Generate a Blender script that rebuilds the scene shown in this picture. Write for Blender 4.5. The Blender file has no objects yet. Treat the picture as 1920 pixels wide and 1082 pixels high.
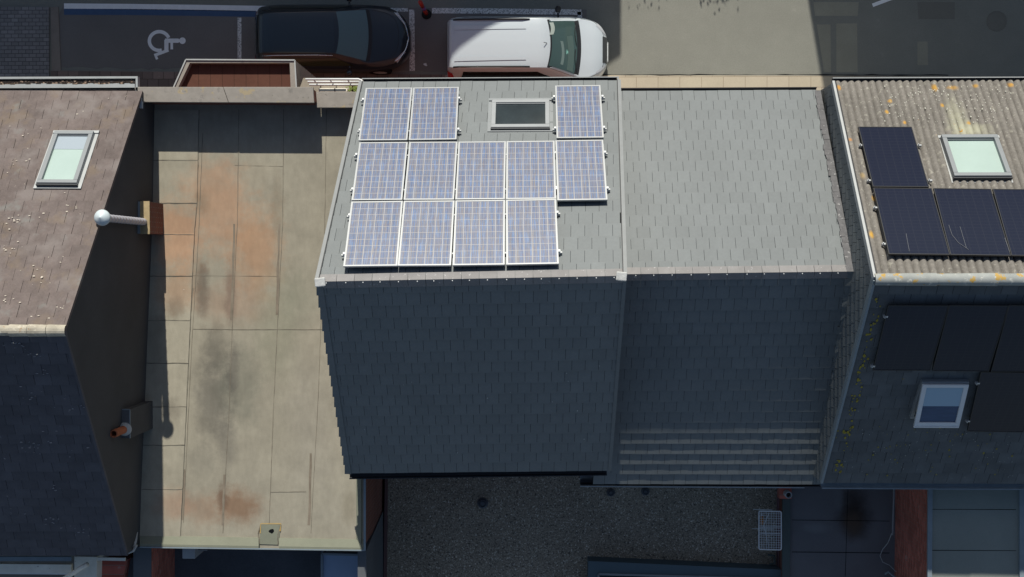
import bpy, bmesh, math, random
from mathutils import Vector, Matrix
from mathutils.bvhtree import BVHTree
random.seed(7)
C = bpy.context.scene.collection
# ------------------------------------------------------------------ camera
CAMH = 29.8; FPX = 2000.0
cam_d = bpy.data.cameras.new('camera'); cam = bpy.data.objects.new('camera', cam_d); C.objects.link(cam)
cam.location = (0, 0, CAMH); cam.rotation_euler = (-0.0255, 0.025, 0)
cam_d.sensor_width = 36; cam_d.lens = FPX/1920*36; cam_d.clip_end = 500
bpy.context.scene.camera = cam
CR = cam.rotation_euler.to_matrix()
# ------------------------------------------------------------------ light
EL, AZ = math.radians(33.5), math.radians(1.9)          # sun stands over the street (+Y), a touch to the left
sun_dir = Vector((-math.sin(AZ)*math.cos(EL), math.cos(AZ)*math.cos(EL), math.sin(EL)))
sd = bpy.data.lights.new('sun', 'SUN'); sd.energy = 4.6; sd.angle = math.radians(0.5); sd.color = (1, .95, .85)
sun = bpy.data.objects.new('sun', sd); C.objects.link(sun); sun.location = (0, 30, 60)
sun.rotation_euler = sun_dir.to_track_quat('Z', 'Y').to_euler()
w = bpy.data.worlds.new('World'); bpy.context.scene.world = w; w.use_nodes = True
wn = w.node_tree; bg = wn.nodes['Background']; sky = wn.nodes.new('ShaderNodeTexSky')
sky.sky_type = 'NISHITA'; sky.sun_disc = False; sky.sun_elevation = EL; sky.sun_rotation = -AZ
wn.links.new(sky.outputs[0], bg.inputs[0]); bg.inputs[1].default_value = 0.07
vs = bpy.context.scene.view_settings
vs.view_transform = 'Standard'; vs.look = 'None'; vs.gamma = 1; vs.exposure = 0.1
bpy.context.scene.cycles.max_bounces = 6

# ------------------------------------------------------------------ helpers
def ray(px, py): return (CR @ Vector((px-960, 541-py, -FPX))).normalized()
def U(px, py, z=0.0):
    d = ray(px, py); t = (z-CAMH)/d.z
    return Vector((d.x*t, d.y*t, z))
def UP(px, py, p0, n):
    d = ray(px, py); o = Vector((0, 0, CAMH)); t = (p0-o).dot(n)/d.dot(n)
    return o+d*t
def lerp(a, b, t): return a*(1-t)+b*t
def tag(o, label=None, cat=None, group=None, kind=None):
    if label: o['label'] = label
    if cat: o['category'] = cat
    if group: o['group'] = group
    if kind: o['kind'] = kind
    return o
def wloc(o):
    v = Vector((0, 0, 0))
    while o is not None: v += o.location; o = o.parent
    return v
def thing(name, label, cat, loc=(0, 0, 0), group=None, rot=None):
    o = bpy.data.objects.new(name, None); C.objects.link(o); o.location = loc; o.empty_display_size = .2
    if rot is not None: o.rotation_euler = rot
    return tag(o, label, cat, group)
class MB:
    def __init__(s): s.v = []; s.f = []; s.f2 = []; s.m2 = None
    def poly(s, pts, idx=None):
        b = len(s.v); s.v += [Vector(p) for p in pts]
        if idx is None: s.f.append(tuple(range(b, b+len(pts))))
        else:
            for f in idx: s.f.append(tuple(b+i for i in f))
        return s
    def hexa(s, a):           # 8 pts: bottom 4 ccw, top 4 ccw
        return s.poly(a, [(3, 2, 1, 0), (4, 5, 6, 7), (0, 1, 5, 4), (1, 2, 6, 5), (2, 3, 7, 6), (3, 0, 4, 7)])
    def box(s, x0, x1, y0, y1, z0, z1, M=None):
        a = [Vector(p) for p in ((x0, y0, z0), (x1, y0, z0), (x1, y1, z0), (x0, y1, z0), (x0, y0, z1), (x1, y0, z1), (x1, y1, z1), (x0, y1, z1))]
        if M is not None: a = [M @ p for p in a]
        return s.hexa(a)
    def prism(s, pts, z0, z1):     # plan polygon (ccw) extruded
        n = len(pts); b = [Vector((p[0], p[1], z0)) for p in pts]; t = [Vector((p[0], p[1], z1)) for p in pts]
        return s.poly(b+t, [tuple(range(n-1, -1, -1)), tuple(range(n, 2*n))]+[(i, (i+1) % n, n+(i+1) % n, n+i) for i in range(n)])
    def bar(s, a, b, w_, h, up=Vector((0, 0, 1)), ext=0):   # box beam, a/b on its bottom centre line
        a = Vector(a); b = Vector(b); d = (b-a).normalized(); sd_ = d.cross(up).normalized()*w_/2; u = sd_.cross(d).normalized()*h
        a = a-d*ext; b = b+d*ext
        return s.hexa([a-sd_, a+sd_, b+sd_, b-sd_, a-sd_+u, a+sd_+u, b+sd_+u, b-sd_+u][0:8])
    def tube(s, pts, r, n=10, cap=True, r2=None):
        pts = [Vector(p) for p in pts]; rings = []; up = Vector((.13, .31, .94))
        for i, p in enumerate(pts):
            d = (pts[min(i+1, len(pts)-1)]-pts[max(i-1, 0)]).normalized()
            x = d.cross(up).normalized(); y = d.cross(x)
            rr = r if r2 is None else r+(r2-r)*i/(len(pts)-1)
            rings.append([p+(x*math.cos(2*math.pi*k/n)+y*math.sin(2*math.pi*k/n))*rr for k in range(n)])
        b = len(s.v)
        for R_ in rings: s.v += R_
        for i in range(len(pts)-1):
            for k in range(n): s.f.append((b+i*n+k, b+i*n+(k+1) % n, b+(i+1)*n+(k+1) % n, b+(i+1)*n+k))
        if cap:
            s.f.append(tuple(b+k for k in range(n-1, -1, -1))); s.f.append(tuple(b+(len(pts)-1)*n+k for k in range(n)))
        return s
    def lathe(s, c, prof, n=24, axis=Vector((0, 0, 1))):    # prof: (r, h)
        c = Vector(c); axis = axis.normalized(); x = axis.orthogonal().normalized(); y = axis.cross(x); b = len(s.v)
        for r, h in prof: s.v += [c+axis*h+(x*math.cos(2*math.pi*k/n)+y*math.sin(2*math.pi*k/n))*max(r, 1e-4) for k in range(n)]
        for i in range(len(prof)-1):
            for k in range(n): s.f.append((b+i*n+k, b+i*n+(k+1) % n, b+(i+1)*n+(k+1) % n, b+(i+1)*n+k))
        return s
    def ribbon(s, pts, w_, jitter=0):      # flat strip through pts on plane z of pts
        pts = [Vector(p) for p in pts]; b = len(s.v); n = len(pts)
        for i, p in enumerate(pts):
            d = (pts[min(i+1, n-1)]-pts[max(i-1, 0)]); d.z = 0; d.normalize(); q = Vector((-d.y, d.x, 0))
            s.v += [p+q*(w_/2+random.uniform(-jitter, jitter)), p-q*(w_/2+random.uniform(-jitter, jitter))]
        for i in range(n-1): s.f.append((b+2*i+1, b+2*i+3, b+2*i+2, b+2*i))
        return s
    def build(s, name, m, parent=None, smooth=False, label=None, world=True, bevel=0, recalc=False):
        me = bpy.data.meshes.new(name)
        o = bpy.data.objects.new(name, me); C.objects.link(o)
        off = wloc(parent) if (parent is not None and world) else Vector((0, 0, 0))
        if parent is None and world and s.v:      # origin at the base of the thing
            lo = Vector([min(v[i] for v in s.v) for i in range(3)]); hi = Vector([max(v[i] for v in s.v) for i in range(3)])
            off = Vector(((lo.x+hi.x)/2, (lo.y+hi.y)/2, lo.z)); o.location = off
        me.from_pydata([tuple(v-off) for v in s.v], [], s.f)
        me.materials.append(m)
        if s.f2 and s.m2:
            me.materials.append(s.m2)
            for i in s.f2: me.polygons[i].material_index = 1
        if recalc or True:
            bm = bmesh.new(); bm.from_mesh(me); bmesh.ops.recalc_face_normals(bm, faces=bm.faces)
            if s.v and len(s.f) > 0 and all(abs(f.normal.z) > .99 for f in bm.faces) and sum(f.normal.z for f in bm.faces) < 0:
                bmesh.ops.reverse_faces(bm, faces=bm.faces)
            bm.to_mesh(me); bm.free()
        if smooth:
            for p in me.polygons: p.use_smooth = True
        if bevel:
            md = o.modifiers.new('bevel', 'BEVEL'); md.width = bevel; md.segments = 2; md.limit_method = 'ANGLE'
        if parent is not None: o.parent = parent
        if label: o['label'] = label
        me.update()
        return o
def copy_tree(o, parent=None):
    c = o.copy(); C.objects.link(c); c.parent = parent
    for ch in list(o.children): copy_tree(ch, c)
    return c

# ------------------------------------------------------------------ materials
class Mt:
    def __init__(s, name, col, rough=.8, spec=.3, metal=0):
        s.m = bpy.data.materials.new(name); s.m.use_nodes = True; s.n = s.m.node_tree.nodes; s.l = s.m.node_tree.links
        s.p = s.n['Principled BSDF']; s.p.inputs['Roughness'].default_value = rough; s.p.inputs['Metallic'].default_value = metal
        s.p.inputs['Specular IOR Level'].default_value = spec
        s.tc = s.n.new('ShaderNodeTexCoord'); s.co = s.tc.outputs['Object']
        r = s.n.new('ShaderNodeRGB'); r.outputs[0].default_value = (*col, 1); s.cur = r.outputs[0]; s.h = None
        s.l.new(s.cur, s.p.inputs['Base Color'])
    def world(s):
        g = s.n.new('ShaderNodeNewGeometry'); s.co = g.outputs['Position']; return s
    def math(s, op, a, b=None, c=None, clamp=False):
        n = s.n.new('ShaderNodeMath'); n.operation = op; n.use_clamp = clamp
        for i, x in enumerate((a, b, c)):
            if x is None: continue
            if isinstance(x, (int, float)): n.inputs[i].default_value = x
            else: s.l.new(x, n.inputs[i])
        return n.outputs[0]
    def noise(s, scale, detail=4, rough=.6, stretch=None, dist=0):
        n = s.n.new('ShaderNodeTexNoise'); n.inputs['Scale'].default_value = scale; n.inputs['Detail'].default_value = detail
        n.inputs['Roughness'].default_value = rough; n.inputs['Distortion'].default_value = dist
        co = s.co
        if stretch:
            mp = s.n.new('ShaderNodeMapping'); mp.inputs['Scale'].default_value = stretch; s.l.new(co, mp.inputs[0]); co = mp.outputs[0]
        s.l.new(co, n.inputs['Vector']); return n.outputs['Fac']
    def ramp(s, fac, lo, hi):
        n = s.n.new('ShaderNodeMapRange'); n.inputs[1].default_value = lo; n.inputs[2].default_value = hi; n.clamp = True
        s.l.new(fac, n.inputs[0]); return n.outputs[0]
    def mix(s, fac, col, blend='MIX', amt=1):
        n = s.n.new('ShaderNodeMix'); n.data_type = 'RGBA'; n.blend_type = blend
        if amt != 1: fac = s.math('MULTIPLY', fac, amt)
        if isinstance(fac, (int, float)): n.inputs[0].default_value = fac
        else: s.l.new(fac, n.inputs[0])
        s.l.new(s.cur, n.inputs[6])
        if isinstance(col, tuple): n.inputs[7].default_value = (*col, 1)
        else: s.l.new(col, n.inputs[7])
        s.cur = n.outputs[2]; s.l.new(s.cur, s.p.inputs['Base Color']); return s
    def vary(s, scale, amt, detail=4, stretch=None):     # +-amt brightness variation by noise
        f = s.noise(scale, detail, stretch=stretch); v = s.math('MULTIPLY_ADD', f, 2*amt*1.6, 1-amt*1.6); s.scale(v); return s
    def scale(s, v):
        n = s.n.new('ShaderNodeVectorMath'); n.operation = 'SCALE'; s.l.new(s.cur, n.inputs[0]); s.l.new(v, n.inputs['Scale'])
        s.cur = n.outputs[0]; s.l.new(s.cur, s.p.inputs['Base Color']); return s
    def island(s, amt):
        g = s.n.new('ShaderNodeNewGeometry'); s.scale(s.math('MULTIPLY_ADD', g.outputs['Random Per Island'], 2*amt, 1-amt)); return s
    def spots(s, scale, thr, col, amt=1, detail=3, edge=.03, stretch=None, mask=None):
        f = s.ramp(s.noise(scale, detail, stretch=stretch), thr, thr+edge)
        if mask is not None: f = s.math('MULTIPLY', f, mask)
        return s.mix(f, col, amt=amt)
    def blob(s, c, rx, ry, col, amt, ndist=.5, nscale=1.5):   # a stain with a place of its own (object coordinates)
        sx = s.n.new('ShaderNodeSeparateXYZ'); s.l.new(s.co, sx.inputs[0])
        dx = s.math('DIVIDE', s.math('SUBTRACT', sx.outputs[0], c[0]), rx); dy = s.math('DIVIDE', s.math('SUBTRACT', sx.outputs[1], c[1]), ry)
        d = s.math('SQRT', s.math('ADD', s.math('MULTIPLY', dx, dx), s.math('MULTIPLY', dy, dy)))
        d = s.math('ADD', d, s.math('MULTIPLY_ADD', s.noise(nscale, 6, .7), 2*ndist, -ndist))
        f = s.n.new('ShaderNodeMapRange'); f.interpolation_type = 'SMOOTHSTEP'; f.inputs[1].default_value = 1.15; f.inputs[2].default_value = .2
        s.l.new(d, f.inputs[0]); return s.mix(f.outputs[0], col, amt=amt)
    def bump(s, scale, dist=.01, strength=.6, detail=5, src=None):
        b = s.n.new('ShaderNodeBump'); b.inputs['Distance'].default_value = dist; b.inputs['Strength'].default_value = strength
        s.l.new(src if src is not None else s.noise(scale, detail), b.inputs['Height'])
        if s.h is not None: s.l.new(s.h, b.inputs['Normal'])
        s.h = b.outputs[0]; s.l.new(s.h, s.p.inputs['Normal']); return s
    def brick(s, bw, bh, mortar, mcol, c2, axes='XY', msize=.02, bumpd=.004):
        t = s.n.new('ShaderNodeTexBrick'); sx = s.n.new('ShaderNodeSeparateXYZ'); s.l.new(s.co, sx.inputs[0])
        cb = s.n.new('ShaderNodeCombineXYZ'); ix = {'X': 0, 'Y': 1, 'Z': 2}
        s.l.new(sx.outputs[ix[axes[0]]], cb.inputs[0]); s.l.new(sx.outputs[ix[axes[1]]], cb.inputs[1]); s.l.new(cb.outputs[0], t.inputs['Vector'])
        t.inputs['Scale'].default_value = 1; t.inputs['Brick Width'].default_value = bw; t.inputs['Row Height'].default_value = bh
        t.inputs['Mortar Size'].default_value = mortar; t.inputs['Mortar Smooth'].default_value = .3; t.inputs['Mortar'].default_value = (*mcol, 1)
        s.l.new(s.cur, t.inputs['Color1']); t.inputs['Color2'].default_value = (*c2, 1)
        s.cur = t.outputs['Color']; s.l.new(s.cur, s.p.inputs['Base Color'])
        s.bump(0, bumpd, 1, src=s.math('SUBTRACT', 1, t.outputs['Fac'])); return s

M = {}
M['slate'] = Mt('grey_slate', (.163, .181, .186), .62, .35).island(.05).vary(.6, .06).vary(2.5, .05, 5, (1, .3, 1)).vary(14, .06).spots(9, .74, (.28, .30, .30), .35).bump(40, .002).m
M['slate_nose'] = Mt('cut_edge_nose_shade', (.095, .10, .105), .8, .2).vary(6, .3).m  # dark cut edges; the nose shadow of each course is in this colour
M['slate_edge'] = Mt('slate_underlay', (.008, .009, .010), .95, .05).m
M['slate_lead'] = Mt('verge_zinc', (.22, .235, .24), .5, .4).vary(5, .1).m
M['cap'] = Mt('ridge_cap_grey', (.22, .215, .215), .6, .3).island(.08).vary(5, .15).spots(14, .66, (.5, .5, .5), .6).m
M['ragged'] = Mt('ragged_verge', (.13, .13, .135), .8, .2).vary(9, .3).spots(14, .62, (.4, .4, .4), .7, 5).m
M['mortar'] = Mt('mortar_white', (.50, .51, .50), .8, .2).vary(9, .2).bump(30, .01).m
M['brown_tile'] = Mt('weathered_brown_tile', (.150, .124, .116), .85, .2).island(.07).vary(1.1, .2, 6).vary(6, .22, 6).vary(30, .14).spots(1.7, .54, (.20, .155, .11), .5, 7, .12).spots(1.3, .52, (.22, .195, .185), .7, 6, .15).spots(2.2, .60, (.20, .21, .20), .5, 5, .1).spots(6.5, .735, (.62, .55, .46), .9, 4, .02).bump(30, .004).m
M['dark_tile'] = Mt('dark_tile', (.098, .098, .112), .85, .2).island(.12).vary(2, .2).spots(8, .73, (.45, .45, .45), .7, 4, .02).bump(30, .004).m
M['right_tile'] = Mt('mossy_grey_tile', (.125, .135, .14), .85, .2).island(.10).vary(3, .2).spots(12, .71, (.4, .42, .38), .5, 4, .02).spots(3.2, .70, (.30, .22, .03), .7, 7, .03).bump(30, .004).m
M['lichen_ridge'] = Mt('old_ridge_tile', (.40, .37, .30), .85, .2).vary(4, .3).spots(7, .56, (.66, .62, .52), .7, 5, .1).spots(6, .62, (.30, .15, .05), .6, 5).bump(20, .01).m
M['render_dark'] = Mt('dark_gable_render', (.076, .077, .080), .9, .2).vary(.8, .18).vary(18, .06).bump(60, .004).m
M['brick'] = Mt('red_brick', (.24, .075, .05), .85, .2).brick(.22, .07, .01, (.22, .18, .15), (.17, .055, .04), 'YZ').vary(1.2, .2).m
M['brick_x'] = Mt('red_brick_face', (.24, .075, .05), .85, .2).brick(.22, .07, .01, (.22, .18, .15), (.17, .055, .04), 'XZ').vary(1.2, .2).m
M['brick_low'] = Mt('red_brick_weathered', (.62, .19, .14), .85, .2).brick(.22, .07, .01, (.30, .20, .16), (.36, .09, .065), 'YZ').vary(1.2, .25).spots(3, .66, (.4, .36, .32), .4, 7).m
M['white'] = Mt('white_metal', (.72, .74, .74), .45, .4).vary(3, .06).m
M['alu'] = Mt('aluminium', (.44, .46, .47), .35, .5, .3).m
M['black'] = Mt('black_metal', (.02, .022, .025), .5, .4).m
M['darkgrey'] = Mt('dark_grey_frame', (.05, .055, .06), .45, .4).m
M['grey'] = Mt('grey_frame', (.24, .26, .27), .45, .4).vary(4, .05).m
M['lightgrey'] = Mt('light_grey_flashing', (.40, .42, .42), .55, .4).vary(5, .1).m
M['flash_mid'] = Mt('mid_grey_metal', (.30, .32, .33), .5, .4).vary(4, .08).m
M['zinc'] = Mt('zinc', (.22, .27, .30), .5, .4).vary(4, .12).m
M['cream'] = Mt('cream_paint', (.82, .78, .66), .6, .3).vary(4, .15).spots(6, .68, (.22, .13, .06), .6).m
M['terracotta'] = Mt('terracotta', (.36, .12, .06), .8, .2).vary(9, .15).m
M['pane_pale'] = Mt('pale_blind_glass', (.40, .51, .47), .08, .6).vary(1.4, .06).m
M['blind_blue'] = Mt('grey_blind', (.32, .38, .43), .5, .3).m
M['pane_dark'] = Mt('dark_glass', (.012, .015, .018), .05, .6).m
M['pane_blue'] = Mt('blue_blind_glass', (.36, .50, .60), .15, .5).m
M['rubber'] = Mt('rubber', (.02, .02, .02), .8, .2).m

# --- ground materials
M['earth'] = Mt('ground', (.22, .20, .17), .95, .1).vary(.5, .2).m
M['asphalt'] = (Mt('road_asphalt', (.235, .235, .205), .9, .2).world().vary(.35, .10, 5).vary(40, .16, 4).spots(9, .73, (.45, .44, .40), .5, 5, .02)
                .spots(3.1, .74, (.06, .06, .06), .6, 5, .02).spots(2.2, .66, (.36, .35, .31), .45, 7, .12).vary(2.2, .05, 6).bump(90, .004).m)
M['bay'] = Mt('parking_asphalt', (.19, .178, .168), .9, .2).world().vary(.5, .16, 6).vary(45, .12, 3).spots(5, .70, (.22, .21, .20), .4, 6, .05).bump(90, .004).m
M['paver'] = Mt('concrete_paver', (.29, .275, .27), .9, .2).world().brick(.20, .11, .009, (.11, .11, .11), (.22, .21, .205)).vary(1, .12).vary(30, .08).m
M['pavement'] = Mt('pavement_slabs', (.50, .435, .335), .9, .2).world().brick(.60, .30, .006, (.3, .23, .17), (.47, .41, .31)).vary(.8, .12).vary(30, .07).m
M['pavement_shade_tone'] = Mt('pavement_slabs_in_shade', (.27, .20, .17), .9, .2).world().brick(.30, .30, .008, (.09, .07, .06), (.17, .13, .11)).vary(.8, .15).vary(30, .1).m  # same paving, with shade and warm bounce light put into the colour
M['kerb'] = Mt('kerb_concrete', (.27, .23, .195), .9, .2).world().vary(3, .15).vary(30, .1).m
M['patch'] = Mt('light_and_repair_patch', (.31, .30, .24), .9, .2).world().vary(1.5, .1).vary(40, .1).m  # road colour lightened where windows throw light on it
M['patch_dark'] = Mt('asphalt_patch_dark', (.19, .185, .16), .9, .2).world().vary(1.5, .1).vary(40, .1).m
def paint(name, col, wear):
    t = Mt(name, col, .8, .2).world(); f = t.ramp(t.noise(38, 5, .7), wear, wear+.10)
    return t.mix(f, (.11, .105, .10)).vary(6, .08).m
M['paint'] = paint('road_paint', (.9, .9, .9), .68)
M['paint_worn'] = paint('road_paint_worn', (.82, .82, .80), .50)
M['paint_blue'] = paint('road_paint_blue', (.07, .12, .22), .68)
M['yard'] = Mt('yard_ground', (.09, .10, .11), .9, .2).vary(1, .3).vary(20, .15).m
M['gravel'] = (Mt('gravel_roof', (.31, .265, .20), .95, .1).vary(.6, .2, 5).vary(9, .2, 5).vary(26, .8, 3).spots(19, .60, (.06, .055, .05), .8, 2, .04).spots(23, .62, (.72, .66, .53), .9, 2, .04)
               .spots(24, .30, (.03, .03, .03), 0, 2).m)
M['bitumen'] = Mt('dark_panel_surface', (.12, .13, .14), .9, .2).vary(.7, .2, 5).vary(30, .08).bump(80, .003).m
M['bitumen_green'] = Mt('bitumen_green', (.10, .125, .12), .9, .2).vary(.7, .12, 5).vary(30, .08).bump(80, .003).m
M['teal_roof'] = Mt('teal_flat_roof', (.24, .265, .24), .85, .2).vary(.8, .10, 5).vary(30, .06).m

# ------------------------------------------------------------------ generic roof covering
def slate_patch(mb, e0, e1, r0, r1, rows, w_, th=.013, gap=.0065, lap=.06, bump_fn=None, jit=.0015, base=.0):
    """courses of separate slates from the lower edge e0-e1 up to the upper edge r0-r1"""
    n = (e1-e0).cross(r0-e0).normalized()
    if n.z < -1e-3 or (abs(n.z) <= .3 and base < 0): n = -n
    for k in range(rows):
        v0, v1 = k/rows, min((k+1+lap)/rows, 1)
        A0, A1 = lerp(e0, r0, v0), lerp(e1, r1, v0); B0, B1 = lerp(e0, r0, v1), lerp(e1, r1, v1)
        L = (A1-A0).length; cnt = L/w_; off = (.5 if k % 2 else 0)+random.uniform(-.03, .03)
        lift = bump_fn(k) if bump_fn else 0
        j = -1+off
        while j < cnt:
            u0, u1 = max(j*w_+gap/2, 0)/L, min((j+1)*w_-gap/2, L)/L
            j += 1
            if u1-u0 < .03/L: continue
            z0 = th*2+random.uniform(-jit, jit)+lift+abs(base); z1 = z0-th*1.8
            if lift: z1 = .004+abs(base)
            dv = random.uniform(-.004, .004)
            a, b, c, d = lerp(A0, A1, u0), lerp(A0, A1, u1), lerp(B0, B1, u1), lerp(B0, B1, u0)
            s_ = (B0-A0).normalized()*dv
            lo = [a+n*(z0-th)+s_, b+n*(z0-th)+s_, c+n*(z1-.004), d+n*(z1-.004)]
            hi = [a+n*z0+s_, b+n*z0+s_, c+n*z1, d+n*z1]
            mb.poly(lo+hi, [(4, 5, 6, 7), (0, 1, 5, 4), (1, 2, 6, 5), (3, 0, 4, 7)]); mb.f2.append(len(mb.f)-3); mb.m2 = M['slate_nose']
    return n
def gable_body(mb, ef0, ef1, k0, k1, er0, er1, z0, drop=.02):
    """house volume under a pitched roof: eave front/ridge/eave rear at both ends, down to z0"""
    d = Vector((0, 0, -drop)); P = [p+d for p in (ef0, k0, er0)]; Q = [p+d for p in (ef1, k1, er1)]
    g = lambda p: Vector((p.x, p.y, z0))
    mb.poly([P[0], P[1], P[2], g(P[2]), g(P[0])]); mb.poly([Q[0], Q[1], Q[2], g(Q[2]), g(Q[0])])
    mb.poly([P[0], Q[0], g(Q[0]), g(P[0])]); mb.poly([P[2], Q[2], g(Q[2]), g(P[2])])
def half_gutter(mb, a, b, r=.06, side=1, n=8, lip=.006):
    d = (b-a).normalized(); o = Vector((0, 0, 1)).cross(d).normalized()*side; pts = []
    for p in (a, b):
        for k in range(n+1):
            t = math.pi+math.pi*k/n; pts.append(p+o*(r*math.cos(t))+Vector((0, 0, r*math.sin(t))))
    b0 = len(mb.v); mb.v += pts
    for k in range(n): mb.f.append((b0+k, b0+k+1, b0+n+2+k, b0+n+1+k))
    mb.bar(a+o*r, b+o*r, .022, .012); mb.bar(a-o*r, b-o*r, .022, .012)
def slope_frame(pE0, pE1, pR0):
    """orthonormal frame of a slope: x along the eave, y towards the street side in plan, z outwards"""
    x = (pE1-pE0).normalized(); n = x.cross(pR0-pE0).normalized()
    if n.z < 0: n = -n
    y = n.cross(x).normalized(); return x, y, n
def frameM(o, x, y, n):
    return Matrix(((x.x, y.x, n.x, o.x), (x.y, y.y, n.y, o.y), (x.z, y.z, n.z, o.z), (0, 0, 0, 1)))
# ================================================================== SETTING
def flat(name, pts, m, z, kind='structure', parent=None):
    b = MB(); b.poly([Vector((p.x, p.y, z)) for p in pts]); o = b.build(name, m, parent)
    if kind and parent is None: o['kind'] = kind
    return o
flat('ground', [Vector(p) for p in ((-150, -150, 0), (150, -150, 0), (150, 150, 0), (-150, 150, 0))], M['earth'], 0)
flat('road', [U(-900, 150), U(2800, 150), U(2800, -480), U(-900, -480)], M['asphalt'], .004)
# parking bays: darker asphalt with a ragged hand-laid lower edge
pts = [U(120, 8)]+[U(110+random.uniform(-2, 2), y) for y in range(30, 120, 12)]+[U(x, 127+random.uniform(-2, 2.5)+(x-112)*.010) for x in range(112, 840, 14)]+[U(1100, 137), U(1100, 18)]
flat('parking_bays', pts[::-1], M['bay'], .008)
b = MB(); b.prism([U(95, 150, .1), U(950, 150, .1), U(950, 139, .1), U(112, 131, .1), U(107, 12, .1), U(93, 12, .1)], 0, .03)
b.build('kerb', M['kerb'])['kind'] = 'structure'
b = MB(); b.prism([U(-900, 260), U(93, 260), U(93, 14), U(-900, 10)], 0, .05); b.build('paved_forecourt', M['paver'])['kind'] = 'structure'
b = MB(); b.prism([U(95, 300, .05), U(835, 300, .05), U(835, 140, .05), U(95, 133, .05)], 0, .05); b.build('pavement', M['pavement_shade_tone'])['kind'] = 'structure'
b = MB(); b.prism([U(835, 300, .05), U(2800, 300, .05), U(2800, 146, .05), U(1480, 142, .05), U(835, 140.5, .05)], 0, .05); b.build('pavement', M['pavement'])['kind'] = 'structure'
b = MB(); b.ribbon([U(x, 140+(x > 1480)*(x-1480)/400+random.uniform(-.4, .6), .056) for x in range(1130, 1780, 18)], .02, .008); b.build('pavement_joint', M['slate_edge'])['kind'] = 'structure'
# pale patches: window light painted into the road colour; the dark one a repair
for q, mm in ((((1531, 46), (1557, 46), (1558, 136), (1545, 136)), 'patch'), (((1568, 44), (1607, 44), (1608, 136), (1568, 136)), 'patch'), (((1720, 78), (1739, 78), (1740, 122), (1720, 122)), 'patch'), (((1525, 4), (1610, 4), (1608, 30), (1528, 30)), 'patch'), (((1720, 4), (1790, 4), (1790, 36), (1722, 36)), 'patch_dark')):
    flat('light_and_repair_patch', [U(*p) for p in q][::-1], M[mm], .008)
# markings
def mark(pts, m, w_, jit=.0, z=.012):
    b = MB(); b.ribbon([U(x, y, z) for x, y in pts], w_, jit); o = b.build('road_marking', m); o['kind'] = 'structure'; return o
mark([(120, 11.5), (240, 12.5), (360, 14), (480, 16), (530, 17)], M['paint'], .155)
mark([(120, 22), (240, 22.5), (360, 24), (480, 26)], M['paint_blue'], .17)
mark([(449, 33), (449, 112)], M['paint_worn'], .11)
mark([(772, 18), (773, 133)], M['paint_worn'], .15)
mark([(560, 16), (660, 17.5), (765, 18.5)], M['paint_worn'], .10)
mark([(810, 20), (900, 20.5), (1090, 23)], M['paint_worn'], .15)
mark([(1087, 22), (1087, 44)], M['paint_worn'], .13)
mark([(1636, 10), (1668, -2), (1720, -20)], M['paint'], .10)
# wheelchair symbol (pixel measures of the painted figure)
S = lambda x, y: (x/3, y/3)
b = MB()
arc = [S(896+56*math.cos(t), 231-53*math.sin(t)) for t in [math.radians(a) for a in range(20, 285, 12)]]
b.ribbon([U(x, y, .012) for x, y in arc], .098)
b.poly([U(S(1026, 229)[0]+6.2*math.cos(t), S(1026, 229)[1]-6.2*math.sin(t), .012) for t in [i*math.pi/9 for i in range(18)]])
def seg(p, q, w_, z=.012): b.ribbon([U(*S(*p), z), U(*S(*q), z)], w_)
seg((928, 229), (1000, 229), .12); seg((966, 238), (966, 278), .075, .0125); seg((936, 224), (936, 290), .12, .013); seg((948, 282), (868, 312), .085, .0135); seg((872, 305), (884, 334), .07, .014)
b.poly([U(333.3+4.0*math.cos(t), 76.3-4.0*math.sin(t), .0123) for t in [i*math.pi/9 for i in range(18)]])
o = b.build('road_marking', M['paint']); o['kind'] = 'structure'; o['label'] = 'white wheelchair symbol painted on the dark parking bay'

# ================================================================== HOUSE with the twelve blue panels
ZE, ZR = 6.4, 9.9
Hf0, Hf1 = U(680, 155, ZE), U(1157, 152, ZE); Hk0, Hk1 = U(598, 528, ZR), U(1168, 517, ZR); Hr0, Hr1 = U(653, 886, ZE), U(1140, 881, ZE)
house = thing('terraced_house', 'tall grey slate roofed house carrying twelve blue solar panels', 'house', (-1.2, 0, 0), 'row houses with gable roofs')
b = MB(); gable_body(b, Hf0+Vector((.02, -.08, 0)), Hf1+Vector((-.05, -.08, 0)), Hk0+Vector((.02, 0, 0)), Hk1+Vector((-.05, 0, 0)), Hr0+Vector((.02, .08, 0)), Hr1+Vector((-.05, .08, 0)), 0, .09); b.build('wall', M['brick_x'], house)
def slope(mb_roof, e0, e1, r0, r1, rows, w_, **k):
    u = MB(); n = (e1-e0).cross(r0-e0).normalized(); n = n if n.z > 0 else -n
    
    for kk in range(rows):
        q = [lerp(e0, r0, kk/rows), lerp(e1, r1, kk/rows), lerp(e1, r1, (kk+1)/rows), lerp(e0, r0, (kk+1)/rows)]; u.hexa([p-n*.055 for p in q]+[p-n*.006 for p in q])
    slate_patch(mb_roof, e0, e1, r0, r1, rows, w_, **k); return u
b = MB(); u = slope(b, Hf0, Hf1, Hk0, Hk1, 17, .268); o = b.build('front_roof', M['slate'], house); u.build('battens', M['slate_edge'], o)
b = MB(); u = slope(b, Hr0, Hr1, Hk0, Hk1, 18, .268); o = b.build('rear_roof', M['slate'], house); u.build('battens', M['slate_edge'], o)
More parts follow.
